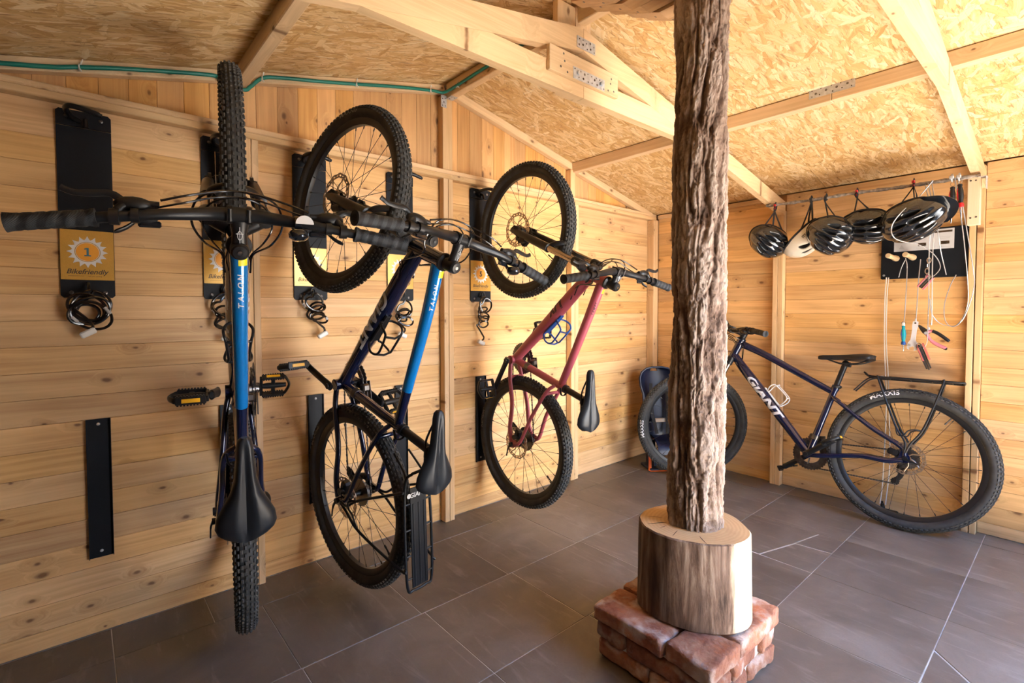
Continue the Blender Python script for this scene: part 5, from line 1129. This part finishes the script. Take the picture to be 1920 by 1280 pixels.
# ---- green cable clipped along the gable trim and the ridge beam
gp = [(.05, -3.90, 1.862), (.05, -3.62, 1.915), (.05, -3.497, 1.941), (.05, -3.434, 1.960), (.05, -3.287, 1.998), (.05, -3.058, 2.048), (.052, -3.018, 2.044), (.055, -2.938, 2.024), (.05, -2.909, 2.046), (.05, -2.868, 2.09), (.05, -2.807, 2.112), (.05, -2.63, 2.148), (.05, -2.466, 2.184), (.05, -2.269, 2.229), (.05, -2.067, 2.268), (.06, -1.992, 2.276), (.16, -1.979, 2.282), (.5, -1.979, 2.290), (.86, -1.979, 2.290)]
mb = MB(); mb.tube(spline(gp, 6), .0075, 10); gc = mb.link('green_cable', GREEN); tag(gc, 'green sheathed cable clipped along the gable trim and the ridge beam', 'cable')
for q in ((.05, -3.434, 1.960), (.052, -3.022, 2.044), (.05, -2.868, 2.09), (.05, -2.466, 2.184), (.05, -2.07, 2.267), (.16, -1.979, 2.282)):
    mb = MB(); mb.tube([Vector(q)+Vector((0, .0035*s, 0))+Vector((.0, .0, dz)) if False else Vector(q)+Vector((.0095*math.cos(a), .003*s, .0095*math.sin(a))) for s in (0,) for a in [k*PI/6 for k in range(12)]], .0024, 6, closed=True); mb.tube([Vector(q)+Vector((0, .004, .008)), Vector(q)+Vector((-.004, .010, .030))], .0022, 6); mb.tube([Vector(q)+Vector((.008, .0, -.004)), Vector(q)+Vector((.012, .006, -.016))], .0022, 6); mb.link('cable_tie', WHITEPL, gc)

# ================================================================== rod with helmets and tools
RY = -.26
rod_pts = [(0.9800, -0.2600, 1.7760), (1.2240, -0.2600, 1.7710), (1.4340, -0.2600, 1.7740), (1.6210, -0.2600, 1.7690), (1.7900, -0.2600, 1.7690), (1.9410, -0.2600, 1.7700)]
mb = MB(); rp = spline(rod_pts, 14); mb.tube(rp, [.0085+.0016*math.sin(i*.9)+.001*math.sin(i*2.3) for i in range(len(rp))], 14); rod = mb.link('rod', BRANCH); tag(rod, 'thin weathered branch rod slung under the trusses, carrying helmets', 'rod')
bt = thing('batten', 'pale screwed batten block holding the right end of the rod', 'batten', (1.9220, -0.2600, 1.5450))
c0 = Vector((1.9190, -0.2600, 1.6550)); cb0 = Vector((1.9220, -0.2600, 1.5450))
mb = MB(); mb.box((0, 0, 0), (.232, .040, .046), .002); o = mb.link('block', PALE, bt); o.matrix_local = Matrix(((0, 0, 1, c0.x-cb0.x), (0, -1, 0, .021), (1, 0, 0, .113), (0, 0, 0, 1)))
for (x, z) in ((-.010, .030), (.010, .033), (-.012, .205), (.006, .204)):
    mb = MB(); mb.lathe([(.004, 0), (.0035, .001), (0, .001)], (c0.x-cb0.x+x, .0005, z), (0, -1, 0), 10); mb.link('screw', DARKMET, bt)
mb = MB(); mb.box((.042+c0.x-cb0.x, .012, .19), (.003, .05, .055), .001); mb.box((.030+c0.x-cb0.x, .012, .2165), (.03, .05, .003), .001); mb.link('angle_bracket', STEEL, bt)

def helmet(label, c, front, up, size, shell, straps, clip, clipcol, seed=0, visor=False, text=None, text_side=1, text_dir=-1):
    """dome direction 'up'; rim opens the other way; straps run from the rim to the rod at clip"""
    up = Vector(up).normalized(); fr = Vector(front); fr = (fr-up*fr.dot(up)).normalized(); lf = up.cross(fr); M = Matrix((fr, lf, up)).transposed(); c = Vector(c)
    t = thing('helmet', label, 'helmet', c, 'bicycle helmets hanging from the rod')
    L_, W_, H_ = size; nu, nw = 200, 76; rows = []; mats = []
    rows_in = []
    def vent(x, y):     # long tear-drop openings in five lanes, front and back row
        best = 0
        for k in range(-2, 3):
            for (uc, l_, w_) in ((-.40+.05*abs(k), .30, .100), (.33-.07*abs(k), .36-.03*abs(k), .105)):
                yc = k*.355*(1-.22*max(0, x)); sk = (x-uc)/l_
                best = max(best, 1-sk*sk-((y-yc)/(w_*(1-.35*sk)))**2)
        return best
    G = []; vval = []
    for i in range(nw+1):
        e = i/nw; th = e*PI*.56; row = []
        for k in range(nu):
            a = 2*PI*k/nu; x = math.sin(th)*math.cos(a); y = math.sin(th)*math.sin(a); z = math.cos(th)
            taper = 1-.12*x-.10*max(0, -x-.5); rim = .10*math.cos(2*a)*max(0, e-.75)*1.2
            vv = vent(x, y*1.02) if e < .90 else 0
            vval.append(max(0, min(1, vv))); q_ = min(1, max(0, vv)/.75); d = .030*q_*q_*(3-2*q_)
            ridge = .022*math.cos(y*17.7)*(1-x*x)*math.sin(th)**.5+.03*max(0, -x)*y*y
            r_ = (1-d/.09)*(1-ridge); row.append((x*L_*r_, y*W_*taper*r_, (z+rim*.3)*H_*r_))
        G.append(row)
    mb = MB(); o0 = 0
    V = [q for row in G for q in row]
    faces = []; fm = []
    for i in range(nw):
        for k in range(nu):
            l = (k+1) % nu; e = (i+.5)/nw; th = e*PI*.56; a = 2*PI*(k+.5)/nu; x = math.sin(th)*math.cos(a); y = math.sin(th)*math.sin(a)
            faces.append((i*nu+k, (i+1)*nu+k, (i+1)*nu+l, i*nu+l)); fm.append(0)
    mb.v = [tuple(M @ Vector(q)) for q in V]; mb.f = faces; mb.m = fm; mb.sm = [True]*len(faces)
    so = mb.link('shell', CREAMSHELL if shell is CREAM else HELMSHELL, t, 80); so.data.attributes.new('vent', 'FLOAT', 'POINT').data.foreach_set('value', vval)
    mb = MB(); rim = G[-1]; mb.tube([M @ Vector((q[0]*.985, q[1]*.985, q[2]-.002)) for q in rim[::3]], .0065, 8, closed=True)
    inner = [[M @ Vector((q[0]*s, q[1]*s, q[2]*1.0+(1-s)*H_*1.1)) for q in rim] for s in (.96, .86, .6, .2)]; mb.grid(inner, 0, wrap=True); mb.link('liner', VENT, t)
    if visor:
        P = [[M @ Vector((L_*(.93+.32*q)*math.cos(a), W_*(.95)*math.sin(a)*1.02, -.022+.012*q+.028*math.cos(a)*1)) for a in [(-1.0+2.0*k/14) for k in range(15)]] for q in (0, .5, 1)]
        P2 = [[p-M @ Vector((0, 0, .003)) for p in r_] for r_ in P]; mb = MB(); mb.grid(P); mb.grid(P2[::-1]); mb.grid([P[-1], P2[-1]]); mb.link('visor', shell, t)
    clip = Vector(clip)-c
    for (fx, fy) in straps:
        p = M @ Vector((fx*L_, fy*W_, -.012)); mb = MB(); mb.tube(spline([p, p*.55+clip*.45+Vector((.006*fy, -.008, -.010)), clip+Vector((.006*fx, -.012, -.03)), clip+Vector((0, -.010, -.004))], 5), .012, 8, flat=(1, .16), up=(0, 1, .1)); mb.link('strap', STRAP, t)
    mb = MB(); mb.tube([clip+Vector((0, .0135*math.cos(a)+0, .0125*math.sin(a)+.0)) for a in [k*PI/6 for k in range(12)]], .0085, 8, closed=True, flat=(.2, 1), up=(1, 0, 0)); mb.link('strap', STRAP, t)
    mb = MB(); mb.box(clip+Vector((0, -.017, -.002)), (.014, .008, .016), .003); mb.box(clip+Vector((.0, -.017, -.020)), (.009, .006, .012), .002); mb.link('buckle', clipcol, t)
    if text:
        V2, F2 = text_mesh(text, .0185, 0, .0008, cuts_x=8, cuts_y=3); mb = MB(); P = []
        for x, y in V2:
            x_, z_ = x*text_dir+.022, .018+y*text_dir; P.append(M @ Vector((x_, text_side*(W_*math.sqrt(max(.05, 1-(x_/L_)**2-(z_/H_)**2))+.004), z_)))
        mb.add(P, F2, 0, False); mb.link('side_lettering', INK, t)
    return t
H1, H2, H3, H4, H5 = [Vector(q) for q in ((0.9950, -0.2600, 1.5600), (1.1520, -0.1700, 1.5710), (1.3370, -0.3000, 1.5540), (1.4880, -0.2200, 1.5930), (1.7060, -0.3100, 1.5880))]
helmet('glossy black helmet at the left end of the rod', H1, (-.62, -.35, .62), (.48, -.72, -.42), (.120, .092, .088), HELM, [(.5, .8), (-.6, .8), (-.6, -.7)], (1.0350, -0.2600, 1.7700), RED, 1, text=None)
helmet('cream white helmet between two black ones on the rod', H2, (.42, .30, .80), (.60, .10, -.52), (.130, .088, .100), CREAM, [(.7, .6), (.5, -.7), (-.1, .8)], (1.2300, -0.2600, 1.7770), STRAP, 2, text='SOFFATTI', text_side=1, text_dir=-1)
helmet('round black helmet right of the cream white helmet', H3, (-.55, -.3, .35), (.33, -.84, -.40), (.118, .104, .094), HELM, [(-.5, .7), (-.7, -.3)], (1.3060, -0.2600, 1.7760), STRAP, 3)
helmet('black helmet fourth from the left end of the rod, dome hanging down', H4, (-1, -.25, .02), (.05, -.68, -.70), (.125, .100, .088), HELM, [(.6, .5), (-.2, -.7), (-.75, .3)], (1.4530, -0.2600, 1.7800), RED, 4, visor=False)
helmet('large black helmet with visor in front of the tool board', H5, (.86, -.10, .42), (.12, -.76, -.60), (.145, .104, .090), HELM, [(-.4, .7), (-.1, -.7), (.4, .75)], (1.6950, -0.2600, 1.7850), RED, 5, visor=True)

# ---- tool board on the back wall
tb0 = Vector((1.705, -.004, 1.315))
tbd = thing('tool_board', 'black steel tool board with an instruction sheet on the back wall', 'tool board', tb0)
mb = MB(); mb.box((0, -.012, .128), (.386, .024, .262), .004); mb.link('plate', PANELBLACK, tbd)
for (x, z) in ((.178, .24), (.178, .018), (-.178, .24), (-.178, .018)):
    mb = MB(); mb.lathe([(.006, 0), (.005, .002), (0, .002)], (x, -.024, z), (0, -1, 0), 12); mb.link('screw', STEEL, tbd)
mb = MB(); mb.box((-.008, -.0247, .198), (.252, .0008, .104)); sh = mb.link('instruction_sheet', PAPER, tbd)
bk = lambda w, h, x, z, mat=INK: (lambda m: (m.box((x, -.0253, z), (w, .0003, h)), m.link('printed_block', mat, sh)))(MB())
bk(.232, .010, -.006, .236); bk(.034, .016, -.012, .176); bk(.034, .016, .082, .178); bk(.014, .003, -.012, .176, PAPER); bk(.014, .003, .082, .178, PAPER)
mb = MB(); mb.prism([(-.013, -.010), (.013, -.010), (0, .013)], (-.100, -.0251, .168), (1, 0, 0), (0, 0, 1), .0004); mb.link('printed_block', GREYPRINT, sh)
for i, (x, w_, z) in enumerate(((-.085, .085, .221), (-.085, .075, .214), (-.018, .05, .208), (-.018, .042, .200), (.078, .05, .208), (.078, .045, .200), (-.098, .05, .152), (-.012, .05, .156), (.082, .05, .156))): bk(w_, .0022, x, z, GREYPRINT)
for q in ((1.5680, -0.1400, 1.4340), (1.6420, -0.1400, 1.4340)):
    q = Vector(q)-tb0; e = Vector((q.x+.014, -.024, q.z-.010)); d_ = (e-q); mb = MB(); mb.lathe([(0, 0), (.0125, .0005), (.0135, .003), (.0135, .012), (.012, .018), (.0115, .03), (.0125, d_.length*.65), (.0155, d_.length*.8), (.016, d_.length)], q, d_, 18); mb.link('peg', PEG, tbd)

# ---- wires and tools hung over the rod
def wire(pts, label, r=.0022, mat=CLEAR, name='wire_tether', k=8, cat='cable', group='wire tethers hung over the rod'):
    mb = MB(); mb.tube(spline(pts, k), r, 8); return tag(mb.link(name, mat), label, cat, group)
wire([(1.5440, -0.0500, 1.3210), (1.5380, -0.0450, 1.2020), (1.5390, -0.0400, 0.9630), (1.5470, -0.0400, 0.7830), (1.5550, -0.0400, 0.6040), (1.5480, -0.0500, 0.1800), (1.5400, -0.0600, 0.0470)], 'long white hose of the floor pump down the back wall, outer strand', .0028, HOSE, 'hose', group='pump hoses')
wire([(1.5540, -0.0500, 1.3200), (1.5470, -0.0450, 1.2020), (1.5480, -0.0400, 0.9630), (1.5590, -0.0400, 0.7840), (1.5670, -0.0400, 0.6060), (1.5780, -0.0500, 0.2790), (1.5650, -0.0600, 0.0480)], 'long white hose of the floor pump down the back wall, inner strand', .0028, HOSE, 'hose', group='pump hoses')
pf = thing('pump_foot', 'black pump foot on the floor by the back wall behind the rear wheel', 'pump', (1.563, -.055, 0))
mb = MB(); mb.box((0, 0, .012), (.115, .038, .020), .005); mb.link('base', PLASTIC, pf); mb = MB(); mb.tube([(-.01, 0, .02), (-.014, .004, .05)], [.012, .009], 14); mb.tube([(-.014, .004, .05), (-.016, .006, .062)], [.006, .005], 10); mb.link('stub', PLASTIC, pf)
wire([(1.7710, -0.2700, 1.7760), (1.7200, -0.3000, 1.6970), (1.6800, -0.4300, 1.6140), (1.6430, -0.4300, 1.5490), (1.6590, -0.4200, 1.4880), (1.7230, -0.2500, 1.4650), (1.7660, -0.1600, 1.4190), (1.7840, -0.1200, 1.3610), (1.7580, -0.1000, 1.3190), (1.7250, -0.0800, 1.3110)], 'wire tether looping across the large visor helmet')
wire([(1.7410, -0.2700, 1.7610), (1.7630, -0.2600, 1.6180), (1.7510, -0.2000, 1.4390), (1.7440, -0.1400, 1.1980), (1.7400, -0.1200, 0.9760)], 'wire tether hanging beside the visor to the pink folding tool')
wire([(1.7510, -0.2700, 1.7700), (1.7850, -0.2500, 1.5630), (1.7960, -0.2000, 1.4350), (1.8050, -0.1000, 1.3200)], 'short wire tether ending at the lower edge of the tool board')
wire([(1.7650, -0.2700, 1.7780), (1.7770, -0.2600, 1.6420), (1.7650, -0.2000, 1.3580), (1.7590, -0.1400, 1.0880), (1.7530, -0.1300, 1.0710)], 'wire tether hanging to the pink handled pliers')
wire([(1.8510, -0.2700, 1.7740), (1.8680, -0.2700, 1.6520), (1.8810, -0.2200, 1.5030), (1.8920, -0.1200, 1.2480), (1.8840, -0.0900, 1.1430), (1.8490, -0.0700, 1.0660), (1.8060, -0.0600, 1.0600), (1.7680, -0.0600, 1.0810), (1.7450, -0.0700, 1.1290), (1.7400, -0.0800, 1.1990)], 'outer long wire tether looping low beside the right stud')
wire([(1.8620, -0.2700, 1.7740), (1.8800, -0.2700, 1.6500), (1.9160, -0.2000, 1.3480), (1.9130, -0.1200, 1.2480), (1.8850, -0.0900, 1.1290), (1.8600, -0.0800, 1.0750), (1.8290, -0.0700, 1.0550), (1.8000, -0.0600, 1.0870), (1.7940, -0.0500, 1.1700), (1.8140, -0.0400, 1.2670), (1.8350, -0.0350, 1.3210)], 'second long wire tether looping up to the board corner')
wire([(1.6350, -0.0900, 1.4180), (1.6420, -0.0850, 1.3580), (1.6360, -0.0800, 1.1430), (1.6330, -0.0800, 1.0680)], 'wire tether holding the teal screwdriver', .0024)
wire([(1.6270, -0.0600, 1.4090), (1.6100, -0.0500, 1.3700), (1.5970, -0.0400, 1.3190)], 'short wire stub below the left wooden peg')
wire([(1.6980, -0.0850, 1.4080), (1.6900, -0.0800, 1.2840), (1.6850, -0.0800, 1.1140), (1.6830, -0.0800, 1.0940)], 'wire tether holding the adjustable wrench', .0024)
def ferr(q, parent): mb = MB(); mb.tube([Vector(q), Vector(q)-Vector((0, 0, .018))], .0042, 8); return mb.link('ferrule', STEEL, parent)
# screwdrivers
def screwdriver(label, p0, p1, hl_, col1, col2, r=.0125, group=None, blade=.0032):
    p0, p1 = Vector(p0), Vector(p1); d = (p1-p0).normalized(); ln = (p1-p0).length; t = thing('screwdriver', label, 'screwdriver', p0, group)
    mb = MB(); mb.lathe([(0, 0), (r*.6, .001), (r*.75, .006), (r*.6, hl_*.12), (r*.95, hl_*.3), (r, hl_*.5), (r*.72, hl_*.78), (r*.72, hl_*.82)], (0, 0, 0), d, 14); mb.link('handle', col1, t)
    mb = MB(); mb.lathe([(r*.74, hl_*.82), (r*1.0, hl_*.90), (r*.9, hl_), (.004, hl_)], (0, 0, 0), d, 14); mb.link('collar', col2, t)
    for s in (1, -1):
        o_ = d.orthogonal().normalized()*s; mb = MB(); mb.tube([o_*r*.72+d*hl_*.2, o_*r*.88+d*hl_*.45, o_*r*.62+d*hl_*.74], [.002, .0045, .002], 8); mb.link('grip_inlay', col2, t)
    mb = MB(); mb.lathe([(blade, hl_), (blade, ln-.012), (blade*.7, ln-.004), (0, ln)], (0, 0, 0), d, 10); mb.link('blade', CHROME, t)
    mb = MB(); mb.tube([Vector((.008*math.cos(a), 0, .012+.010*math.sin(a))) for a in [k*PI/6 for k in range(12)]], .0014, 6, closed=True); mb.link('ring', CHROME, t); return t
screwdriver('red and black screwdriver hanging on the rod, left of the pair', (1.8440, -0.2700, 1.7320), (1.8410, -0.2700, 1.5570), .110, PLASTIC, RED, .0135, 'red and black screwdrivers on the rod')
screwdriver('red and black screwdriver hanging on the rod next to the batten', (1.8700, -0.2700, 1.7400), (1.8780, -0.2700, 1.5700), .110, PLASTIC, RED, .0135, 'red and black screwdrivers on the rod')
s_ = screwdriver('teal handled screwdriver hanging on a wire below the tool board', (1.6310, -0.0800, 1.0560), (1.6330, -0.0800, 0.9140), .105, TEAL, BOTTLEBLUE, .0115)
mb = MB(); mb.box((0, 0, .006), (.014, .012, .020), .003); mb.link('wire_clamp', WHITEPL, s_)
for x in (1783, 1795):
    pass
# key ring shackles on the rod
for lb, q in (('steel shackle clamped on the rod above the left red screwdriver', (1.8420, -0.2750, 1.7750)), ('steel shackle clamped on the rod above the right red screwdriver', (1.8680, -0.2750, 1.7740))):
    mb = MB(); mb.tube([Vector(q)+Vector((0, .016*math.cos(a), .017*math.sin(a)-.002)) for a in [k*PI/8 for k in range(16)]], .0036, 8, closed=True); mb.box(Vector(q)+Vector((0, -.018, -.002)), (.018, .010, .016), .003); tag(mb.link('shackle', STEEL), lb, 'shackle', 'shackles on the rod')
# adjustable wrench
w0 = Vector((1.6830, -0.0800, 1.0740)); w1 = Vector((1.6680, -0.0800, 0.9220)); dz = (w1-w0).normalized(); ex = Vector((0, -1, 0)).cross(dz).normalized()
wr = thing('adjustable_wrench', 'shiny adjustable wrench hanging on a wire below the tool board', 'wrench', w0)
ln = (w1-w0).length
mb = MB(); mb.prism([(-.011, -.004), (0, -.009), (.011, -.004), (.012, .02), (.0095, .04), (.0105, ln*.62), (.020, ln*.74), (.022, ln*.83), (.012, ln*.86), (.010, ln*.90), (.004, ln*.88), (-.002, ln*.84), (-.010, ln*.88), (-.010, ln*1.0), (-.020, ln*.97), (-.026, ln*.84), (-.022, ln*.74), (-.0105, ln*.62), (-.0095, .04), (-.012, .02)], (0, .004, 0), ex*-1, dz, .009); mb.link('body', TOOLSTEEL, wr)
mb = MB(); mb.tube([dz*(ln*.80)+ex*-.006+Vector((0, -.005, 0)), dz*(ln*.80)+ex*-.018+Vector((0, -.005, 0))], .006, 12); mb.link('knurl_wheel', STEEL, wr)
mb = MB(); mb.prism([(.012, ln*.86), (.022, ln*.85), (.020, ln*.95), (.010, ln*.98)], (0, .003, 0), ex*-1, dz, .007); mb.link('lower_jaw', TOOLSTEEL, wr); 
mb = MB(); mb.lathe([(.0045, 0), (.0045, .0115)], dz*.004+Vector((0, .005, 0)), (0, -1, 0), 10); mb.link('hang_hole', DARKGAP, wr)
mb = MB(); mb.tube([Vector((0, -.004, .004)), Vector((0, -.002, .020))], .0042, 8); mb.link('ferrule', STEEL, wr)
# pliers
p0, pj, t1, t2 = [Vector(q) for q in ((1.7290, -0.0850, 1.0190), (1.6960, -0.0850, 1.0580), (1.8220, -0.0850, 0.9790), (1.8120, -0.0850, 0.9420))]
pj_ = (pj-p0)
pli = thing('pliers', 'combination pliers with pink and black handles hanging open', 'pliers', p0)
mb = MB(); dj = pj_.normalized(); pp = Vector((0, -1, 0)).cross(dj); mb.prism([(-.01, -.011), (.012, -.013), (.03, -.010), (pj_.length+.002, -.004), (pj_.length+.002, .004), (.03, .010), (.012, .013), (-.01, .011)], (0, .005, 0), dj, pp*-1, .011); mb.link('jaws', DARKMET, pli)
mb = MB(); mb.lathe([(.008, 0), (.007, .002), (0, .002)], (0, -.007, 0), (0, -1, 0), 14); mb.link('pivot', STEEL, pli)
for tt_, b_, lb in ((t1, .020, 0), (t2, -.002, 1)):
    e = tt_-p0; up_ = Vector((0, 0, 1)); pth = spline([Vector((0, 0, .0)), e*.22+up_*(b_ if lb == 0 else -.020), e*.55+up_*(b_*.9 if lb == 0 else -.016), e], 6)
    mb = MB(); mb.tube(pth[:8], [(.0085, .007)]*8, 12, up=(0, 1, 0)); mb.link('handle', PINKPL, pli)
    mb = MB(); mb.tube(pth[7:], [(.0095, .0085)]*(len(pth)-8)+[(.006, .006)], 12, up=(0, 1, 0)); mb.link('grip_sleeve', PLASTIC if lb == 0 else PINKPL, pli)
mb = MB(); e = t2-p0; mb.tube([e*.35+Vector((0, 0, -.027)), e*.65+Vector((0, 0, -.018)), e+Vector((0, 0, -.002)), e*1.03], [.004, .005, .008, .004], 10); mb.link('grip_sleeve', PLASTIC, pli)
mb = MB(); mb.tube([Vector((.012, 0, .010)), Vector((.010, 0, .030))], .0045, 8); mb.link('ferrule', STEEL, pli)
# folding tools
def multitool(label, a, b, blades, mat, w=.034):
    a, b = Vector(a), Vector(b); d = (b-a).normalized(); ln = (b-a).length; sd_ = Vector((0, -1, 0)).cross(d).normalized(); t = thing('folding_tool', label, 'multi tool', a)
    for s in (1, -1):
        mb = MB(); mb.prism([(0, -.006), (.006, -.010), (ln-.006, -.010), (ln, -.006), (ln, .006), (ln-.006, .010), (.006, .010), (0, .006)], sd_*(w/2*s)+sd_*.003, d, Vector((0, 1, 0)), .006); mb.link('side_scale', mat, t)
    for k in range(5):
        mb = MB(); mb.box(d*(ln*.5)+sd_*((k-2)*.0052), (ln*.92, .014, .0038), .001, Matrix((d, Vector((0, 1, 0)), d.cross(Vector((0, 1, 0))))).transposed()); mb.link('folded_key', DARKMET if k % 2 else PLASTIC, t)
    for i, q in enumerate(blades):
        q = Vector(q)-a; st_ = d*ln*.94+sd_*((i-1)*.009); mb = MB(); mb.tube([st_, st_*.5+q*.5, q], [.0042, .004, .0034], 6); mb.link('key', DARKMET, t)
    mb = MB(); mb.tube([d*.012+Vector((.010*math.cos(k*PI/6), -.012, .012*math.sin(k*PI/6)+.006)) for k in range(12)], .0018, 6, closed=True); mb.link('ring', CHROME, t)
multitool('pink scaled folding key tool held slanted in front of the tool board edge', (1.7460, -0.1300, 1.3160), (1.7020, -0.1300, 1.2570), [], PINKPL, .026)
multitool('folding key set with fanned keys hanging lowest of all tools', (1.7000, -0.1000, 0.9590), (1.7300, -0.1000, 0.8740), [(1.7380, -0.1000, 0.8300), (1.7460, -0.0950, 0.8270), (1.7530, -0.1000, 0.8360)], SALMON, .026)
wire([(1.7370, -0.1000, 0.9860), (1.7340, -0.1050, 0.9610), (1.7220, -0.1100, 0.9360)], 'short steel link between the pliers and the folding key set', .0016, STEEL, cat='cable')
mb = MB()
for i, q in enumerate(((1.7430, -0.1500, 1.3950), (1.7400, -0.1500, 1.3680), (1.7340, -0.1400, 1.3410))):
    mb.tube([Vector(q)+Vector(((.008 if i != 1 else .002)*math.cos(k*PI/6), (.0 if i != 1 else .008)*math.cos(k*PI/6), .013*math.sin(k*PI/6))) for k in range(12)], .0022, 6, closed=True)
tag(mb.link('shackle_chain', CHROME), 'short chain of chrome shackles above the pink folding tool', 'chain')

# ================================================================== child seat in the corner
cs = thing('child_seat', 'navy plastic child bicycle seat with orange straps leaning in the corner', 'child seat', (.20, -.22, 0))
yaw = Matrix.Rotation(.62, 3, 'Z') @ Matrix.Rotation(-.20, 3, 'Y') if False else Matrix.Rotation(-.55, 3, 'Z')
def CSP(x, y, z): return Vector((.0, .0, 0))+yaw @ Vector((x, y, z))   # x out of the corner, y sideways, z up
# back shell: profile width by height, curved; a slot handle near the top
prof = [(.20, .10, .03), (.26, .125, .02), (.34, .140, .005), (.42, .135, -.012), (.47, .120, -.025), (.52, .118, -.036), (.58, .135, -.046), (.64, .138, -.055), (.68, .120, -.06), (.705, .085, -.063), (.715, .04, -.065)]
rows_ = []
for (z, w, x) in prof:
    rows_.append([(x+.055*(abs(u_)**2.4), w*u_, z-.012*u_*u_*0) for u_ in [-1+2*k/16 for k in range(17)]])
mb = MB(); n_, m_ = len(rows_), 17; V = []
for off in (0, -.010): V += [CSP(p[0]+off, p[1], p[2]) for r_ in rows_ for p in r_]
F = []; NN = n_*m_
hole = lambda i, j: i == 8 and 6 <= j <= 9 or False
for i in range(n_-1):
    for j in range(m_-1):
        if hole(i, j): continue
        a_, b_, c_, d_ = i*m_+j, i*m_+j+1, (i+1)*m_+j+1, (i+1)*m_+j
        F.append((a_, b_, c_, d_)); F.append((NN+d_, NN+c_, NN+b_, NN+a_))
        for (p, q, di, dj) in ((a_, b_, -1, 0), (b_, c_, 0, 1), (c_, d_, 1, 0), (d_, a_, 0, -1)):
            ii, jj = i+di, j+dj
            if ii < 0 or jj < 0 or ii >= n_-1 or jj >= m_-1 or hole(ii, jj): F.append((p, NN+p, NN+q, q) if True else ())
mb.add(V, F); mb.link('back_shell', SEATBLUE, cs, 60)
mb = MB(); mb.tube([CSP(*p) for p in [(r_[0][0]+.004, r_[0][1], r_[0][2]) for r_ in rows_]+[(r_[-1][0]+.004, r_[-1][1], r_[-1][2]) for r_ in rows_[::-1]]], .008, 8); mb.link('shell_edge', SEATBLUE, cs)
rows2 = [[CSP(x+.01, w*u_, z+h*(abs(u_)**3)) for u_ in [-1+2*k/12 for k in range(13)]] for (x, w, z, h) in ((.02, .115, .215, .10), (.06, .125, .195, .09), (.13, .125, .19, .075), (.19, .115, .195, .05), (.22, .10, .18, .02), (.225, .10, .14, .0))]
mb = MB(); mb.grid(rows2); mb.grid([[p-Vector((0, 0, .010)) for p in r_] for r_ in rows2][::-1]); mb.link('seat_bowl', SEATBLUE, cs, 60)
for s in (1, -1):
    mb = MB(); mb.prism([(.03, 0), (.13, 0), (.16, .02), (.14, .19), (.06, .20), (.02, .10)], CSP(.0, .095*s, .012), yaw @ Vector((1, 0, 0)), (0, 0, 1), -.018*1); mb.link('leg_guard', SEATBLUE, cs)
    mb = MB(); mb.box(CSP(.11, .105*s, .012), (.16, .07, .02), .006, yaw); mb.link('foot_rest', SEATBLUE, cs)
    mb = MB(); mb.tube(spline([CSP(.10, .11*s, .19), CSP(.155, .125*s, .10), CSP(.17, .13*s, .03), CSP(.19, .14*s, .008)], 5), .011, 8, flat=(1, .2), up=yaw @ Vector((0, 1, 0))); mb.tube(spline([CSP(.19, .14*s, .006), CSP(.20, .06*s, .006), CSP(.20, .0, .006)], 4), .010, 8, flat=(.25, 1)); mb.link('foot_strap', SEATORANGE, cs)
mb = MB(); mb.tube(spline([CSP(.02, -.06, .60), CSP(.035, -.062, .50), CSP(.05, -.058, .38), CSP(.09, -.04, .24)], 6), .013, 8, flat=(1, .2), up=yaw @ Vector((0, 1, 0))); mb.link('shoulder_strap', STRAP, cs)
mb = MB(); mb.tube(spline([CSP(.02, .06, .60), CSP(.035, .062, .50), CSP(.05, .058, .38), CSP(.09, .04, .24)], 6), .013, 8, flat=(1, .2), up=yaw @ Vector((0, 1, 0))); mb.link('shoulder_strap', STRAP, cs)
mb = MB(); mb.tube(spline([CSP(-.045, -.110, .68), CSP(-.02, -.125, .63), CSP(-.012, -.112, .56)], 5), .008, 8, flat=(1, .3)); mb.link('grey_trim', GREYPRINT, cs)
for q_, w_ in ((CSP(.045, .0, .33), (.014, .12, .03)), (CSP(.02, .03, .56), (.012, .03, .05))):
    mb = MB(); mb.box(q_, w_, .005, yaw); mb.link('beige_pad', BEIGE, cs)
